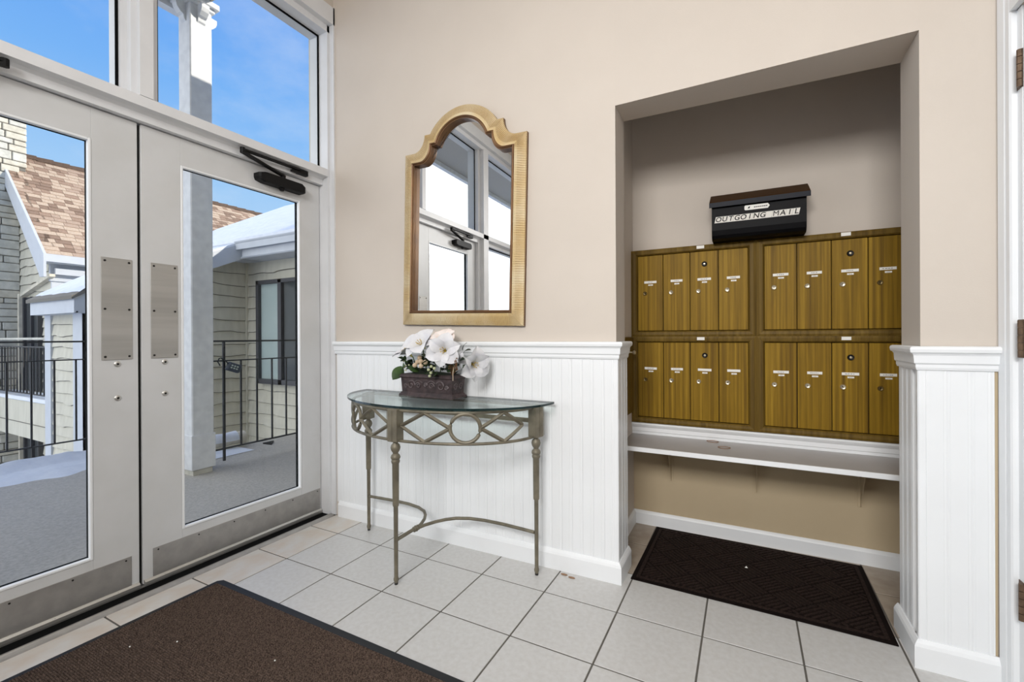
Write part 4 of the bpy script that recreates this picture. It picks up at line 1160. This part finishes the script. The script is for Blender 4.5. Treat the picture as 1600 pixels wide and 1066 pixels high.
# bronze slider window
wz0, wz1, wx0, wx1 = .47, 1.875, -3.94, -2.92
wf = MB()
for a in ((wx0, wx0+.055, wz0, wz1), (wx1-.055, wx1, wz0, wz1), (wx0, wx1, wz1-.05, wz1), (wx0, wx1, wz0, wz0+.065), (-3.475, -3.405, wz0, wz1)): wf.box(a[0], a[1], 2.035, 2.118, a[2], a[3])
fo = child('window', wf, m_wdark, wg); tag(fo, 'dark bronze sliding window')
child('pane', MB().box(wx0+.05, -3.47, 2.068, 2.072, wz0+.06, wz1-.045), m_glass, fo)
child('pane', MB().box(-3.41, wx1-.05, 2.058, 2.062, wz0+.06, wz1-.045), m_glass, fo)
child('blind', MB().box(wx0+.05, -3.47, 2.078, 2.082, wz0+.06, wz1-.045), m_blind, fo)
child('dim_room', MB().box(-3.41, wx1-.05, 2.080, 2.085, wz0+.06, wz1-.045), m_dimroom, fo)

# ---- the neighbouring house: shingle roof, gable, chimney, bay
nb = thing('neighbour_house', 'stone and shake house with a sunlit brown shingle roof', 'building', (0, 0, 0))
EX, EZ, RX, RZ2 = -8.5, 2.545, -10.7, 4.745
GY = 1.28
child('core', MB().prism([(-8.75, -3.2), (-8.75, 2.3), (-10.7, 4.25), (-12.6, 2.35), (-12.6, -3.2)], lambda a, b, y: (a, y, b), 1.45, 12), m_shake, nb)
rd = MB().add([(EX, GY, EZ), (EX, 12.2, EZ), (RX, 12.2, RZ2), (RX, GY, RZ2), (EX, GY, EZ-.09), (EX, 12.2, EZ-.09), (RX, 12.2, RZ2-.12), (RX, GY, RZ2-.12)], [(0,1,2,3),(7,6,5,4),(0,4,5,1),(1,5,6,2),(2,6,7,3),(3,7,4,0)])
child('roof_deck', rd, m_mortar_shade, nb)
child('roof_back', MB().add([(RX, GY, RZ2), (RX, 12.2, RZ2), (-12.9, 12.2, 2.545), (-12.9, GY, 2.545), (RX, GY, RZ2-.12), (RX, 12.2, RZ2-.12), (-12.9, 12.2, 2.445), (-12.9, GY, 2.445)], [(0,1,2,3),(7,6,5,4),(0,4,5,1),(1,5,6,2),(2,6,7,3),(3,7,4,0)]), SH[2], nb)
sl_ = sqrt((EX-RX)**2+(RZ2-EZ)**2); sd_ = Vector((RX-EX, 0, RZ2-EZ)).normalized(); sn_ = Vector((1, 0, 1)).normalized()
rr_ = random.Random(21); NR = 28; exr = sl_/NR
meshes = []
for w_ in (.12, .16, .21):
    for mtl in SH:
        b = MB(); y0, y1 = .003, w_-.003
        A = Vector((0, 0, 0))-sd_*.02+sn_*.016; Bq = sd_*(exr+.02)+sn_*.004
        vs = [A+Vector((0, y0, 0)), A+Vector((0, y1, 0)), Bq+Vector((0, y1, 0)), Bq+Vector((0, y0, 0)), A+Vector((0, y0, 0))-sn_*.014, A+Vector((0, y1, 0))-sn_*.014]
        b.add(vs, [(0, 1, 2, 3), (0, 4, 5, 1), (0, 3, 4), (1, 5, 2)])
        meshes.append((w_, b.mesh('shingle', mtl)))
rest = MB()
for r in range(NR):
    y = GY-rr_.uniform(0, .08); base = Vector((EX, 0, EZ))+sd_*(exr*r)+sn_*.002
    while y < 9.5:
        w_, me = meshes[rr_.choice((0, 1, 1, 2, 3, 4, 5, 5, 6, 7, 8, 9, 9, 11, 10))]
        lim = 1.75+.72*r/NR
        if (y < lim) or (r >= NR-4 and 4.9 < y < 6.0):
            inst('shingle', me, nb, base+Vector((0, max(y, GY), 0)))
        else:
            rest.use(me.materials[0]); vs = [base+Vector((0, y, 0))+v.co for v in me.vertices]
            rest.add(vs, [tuple(p.vertices) for p in me.polygons])
        y += w_
tag(child('far_shingles', rest, None, nb), kind='stuff')
rc = MB()
for k in range(44):
    y = GY+.25*k; rc.add([(RX+.10, y, RZ2-.07), (RX, y, RZ2+.03), (RX-.10, y, RZ2-.07), (RX+.11, y+.27, RZ2-.065), (RX, y+.27, RZ2+.05), (RX-.11, y+.27, RZ2-.065)], [(0, 1, 4, 3), (1, 2, 5, 4), (3, 4, 5), (0, 3, 4, 1)])
child('ridge_cap', rc, SH[2], nb)
# rake board with a flared end, eave fascia and frieze bands
rk = MB(); pts = [(EX+.06, EZ-.01), (RX, RZ2+.01), (RX, RZ2-.24), (EX-.22, EZ-.25), (EX-.10, EZ-.40), (EX+.06, EZ-.40)]
rk.prism(pts, lambda a, b, y: (a, y, b), GY-.035, GY+.0)
child('rake_board', rk, m_trimx, nb)
child('rake_soffit', MB().add([(EX, GY, EZ-.13), (RX, GY, RZ2-.15), (RX, 1.46, RZ2-.15), (EX, 1.46, EZ-.13)], [(0,1,2,3)]), m_trimx, nb)
child('eave_fascia', MB().box(EX-.02, EX+.03, GY, 12.2, EZ-.135, EZ-.005), m_trimx, nb)
child('eave_soffit', MB().box(-8.76, EX, GY, 12.2, EZ-.15, EZ-.13), m_trimx, nb)
child('frieze_band', MB().box(-8.72, -8.60, 1.44, 12, 2.215, 2.325), m_trimx, nb)
child('frieze_band', MB().box(-8.75, -8.68, 1.40, 12, 2.10, 2.40), m_trimx, nb)
child('corner_board', MB().box(-8.74, -8.70, 1.42, 1.62, -3.2, 2.2), m_trimx, nb)
shake_wall(nb, (-8.74, 1.62, 0), (0, 1, 0), (1, 0, 0), 2.2, 1.2, 2.12, seed=8)
shake_wall(nb, (-10.25, 1.45, 0), (1, 0, 0), (0, -1, 0), 1.5, -3.0, 4.4, ex=.163, seed=9,
           clip=lambda z: (0, min(1.5, max(0, -8.75+10.25 - max(0, z-2.25)*1.0))))
# chimney of stone blocks
chy0, chy1 = .35, 1.43
child('chimney_core', MB().box(-11.3, -10.22, chy0, chy1-.01, -3.2, 4.35).box(-11.3, -10.22, chy0, chy1+.09, 4.30, 6.0), m_mortar_shade, nb)
rq = random.Random(4); z = -1.2
while z < 5.9:
    h = rq.choice((.10, .13, .15, .17)); y1 = (chy1 if z < 4.30 else chy1+.10); y = y1
    while y > chy0+.08:
        w_ = rq.uniform(.17, .42)
        w_ = min(w_, y-chy0)
        b = MB().bbox(-10.24, -10.20+rq.uniform(-.006, .012), y-w_+.010, y-.006 if y < y1 else y, z+.006, z+h-.008, .010)
        if y <= chy0 + .02: break
        b.build('stone', m_stone if rq.random() < .6 else m_stone2, nb); y -= w_
    z += h
# downspout
ds = MB(); ds.bar((-8.58, 1.395, 2.19), (-9.93, 1.395, 1.90), .05, .075, (0, 1, 0)); ds.bar((-9.95, 1.395, 1.93), (-9.95, 1.395, -3.0), .11, .07)
child('downspout', ds, m_stone2, nb)
# dark window on the gable wall above and below the balcony
for z0, z1 in ((.15, 1.86), (-2.2, -.56)):
    wn2 = child('window', MB().box(-9.86, -9.80, 1.37, 1.44, z0, z1).box(-9.2, -9.14, 1.37, 1.44, z0, z1).box(-9.5, -9.45, 1.37, 1.44, z0, z1), m_wdark, nb)
    child('pane', MB().box(-9.82, -9.18, 1.41, 1.44, z0, z1), m_dimroom, wn2)

# bay with its own snowy roof
by = thing('shake_bay', 'small cream shake bay with white corner boards and snowy roof', 'building', (0, 0, 0))
child('core', MB().box(-7.28, -6.02, .98, 2.4, -3.2, 1.46), m_shake, by)
shake_wall(by, (-7.12, .97, 0), (1, 0, 0), (0, -1, 0), .80, -2.2, 1.46, seed=12)
shake_wall(by, (-6.02, 1.6, 0), (0, 1, 0), (1, 0, 0), .80, -1.2, 1.46, seed=13)
child('corner_board', MB().box(-7.31, -7.10, .93, .97, -3.2, 1.45), m_trimx, by)
child('corner_board', MB().box(-6.33, -5.995, .93, .97, -3.2, 1.45), m_trimx, by)
child('corner_board', MB().box(-6.03, -5.995, .93, 1.6, -3.2, 1.45), m_trimx, by)
child('fascia', MB().box(-7.31, -5.82, .78, .82, 1.44, 1.665), m_trimx, by)
child('soffit', MB().box(-7.31, -5.82, .80, 2.9, 1.44, 1.46), m_trimx, by)
child('side_fascia', MB().prism([(.79, 1.44), (.79, 1.675), (2.3, 1.675+.98), (2.9, 1.44)], lambda a, b, x: (x, a, b), -5.86, -5.822), m_trimx, by)
sn2 = MB(); q0 = lambda y: 1.665+.65*(y-.78)
vs = []; fs = []; nx, ny = 16, 10
for i in range(nx+1):
    for j in range(ny+1):
        x = -7.37+1.56*i/nx; y = .75+1.6*j/ny
        vs.append((x, y, q0(y)+.040+.006*wob(x*3, y*3)-(.05 if j == 0 else 0)))
for i in range(nx):
    for j in range(ny): a = i*(ny+1)+j; fs.append((a, a+1, a+ny+2, a+ny+1))
child('snow_layer', sn2.add(vs, fs), m_snow, by, True)
child('roof_deck', MB().prism([(.75, q0(.75)-.03), (.75, q0(.75)+.02), (2.35, q0(2.35)+.02), (2.35, q0(2.35)-.03)], lambda a, b, x: (x, a, b), -7.37, -5.80), m_mortar_shade, by)

# balcony between gable and bay
bc = thing('far_balcony', 'far balcony with white ledge and close set black railing', 'balcony', (0, 0, 0))
child('band', MB().box(-10.19, -7.31, 1.02, 1.36, -.52, .085), m_shake, bc)
tag(child('snow_ledge', MB().bbox(-10.19, -7.31, .99, 1.36, .085, .150, .012), m_snow, bc), 'snow dusted ledge')
child('seam', MB().box(-10.2, -7.31, 1.012, 1.02, -.285, -.275), m_mortar_shade, bc)
child('top_rail', MB().box(-10.2, -7.42, 1.0, 1.03, .955, .975), m_iron, bc)
child('bottom_rail', MB().box(-10.2, -7.42, 1.0, 1.03, .20, .215), m_iron, bc)
tag(child('ledge_rail', MB().bbox(-10.2, -7.72, 1.06, 1.12, 1.075, 1.115, .01), m_stone, bc), 'pale grey hand rail')
vb = MB().box(-.008, .008, -.008, .008, .20, .96).mesh('baluster', m_iron)
for k in range(20): inst('baluster', vb, bc, (-7.50-.14*k, 1.015, 0))
cl = child('column', MB().bbox(-7.62, -7.46, 1.10, 1.22, .14, 1.47, .01), m_trimx, bc)
child('snow_clump', MB().sphere((-7.60, 1.09, 1.18), .10, 10, 7, (1, .6, 1.5)).sphere((-7.62, 1.07, .98), .07, 10, 7, (1.2, .6, .8)), m_snow, cl, True)

# ground far below
ext('ground', 'snow covered ground around the houses', MB().box(-60, 30, -60, 60, -3.6, -3.2), m_snow)
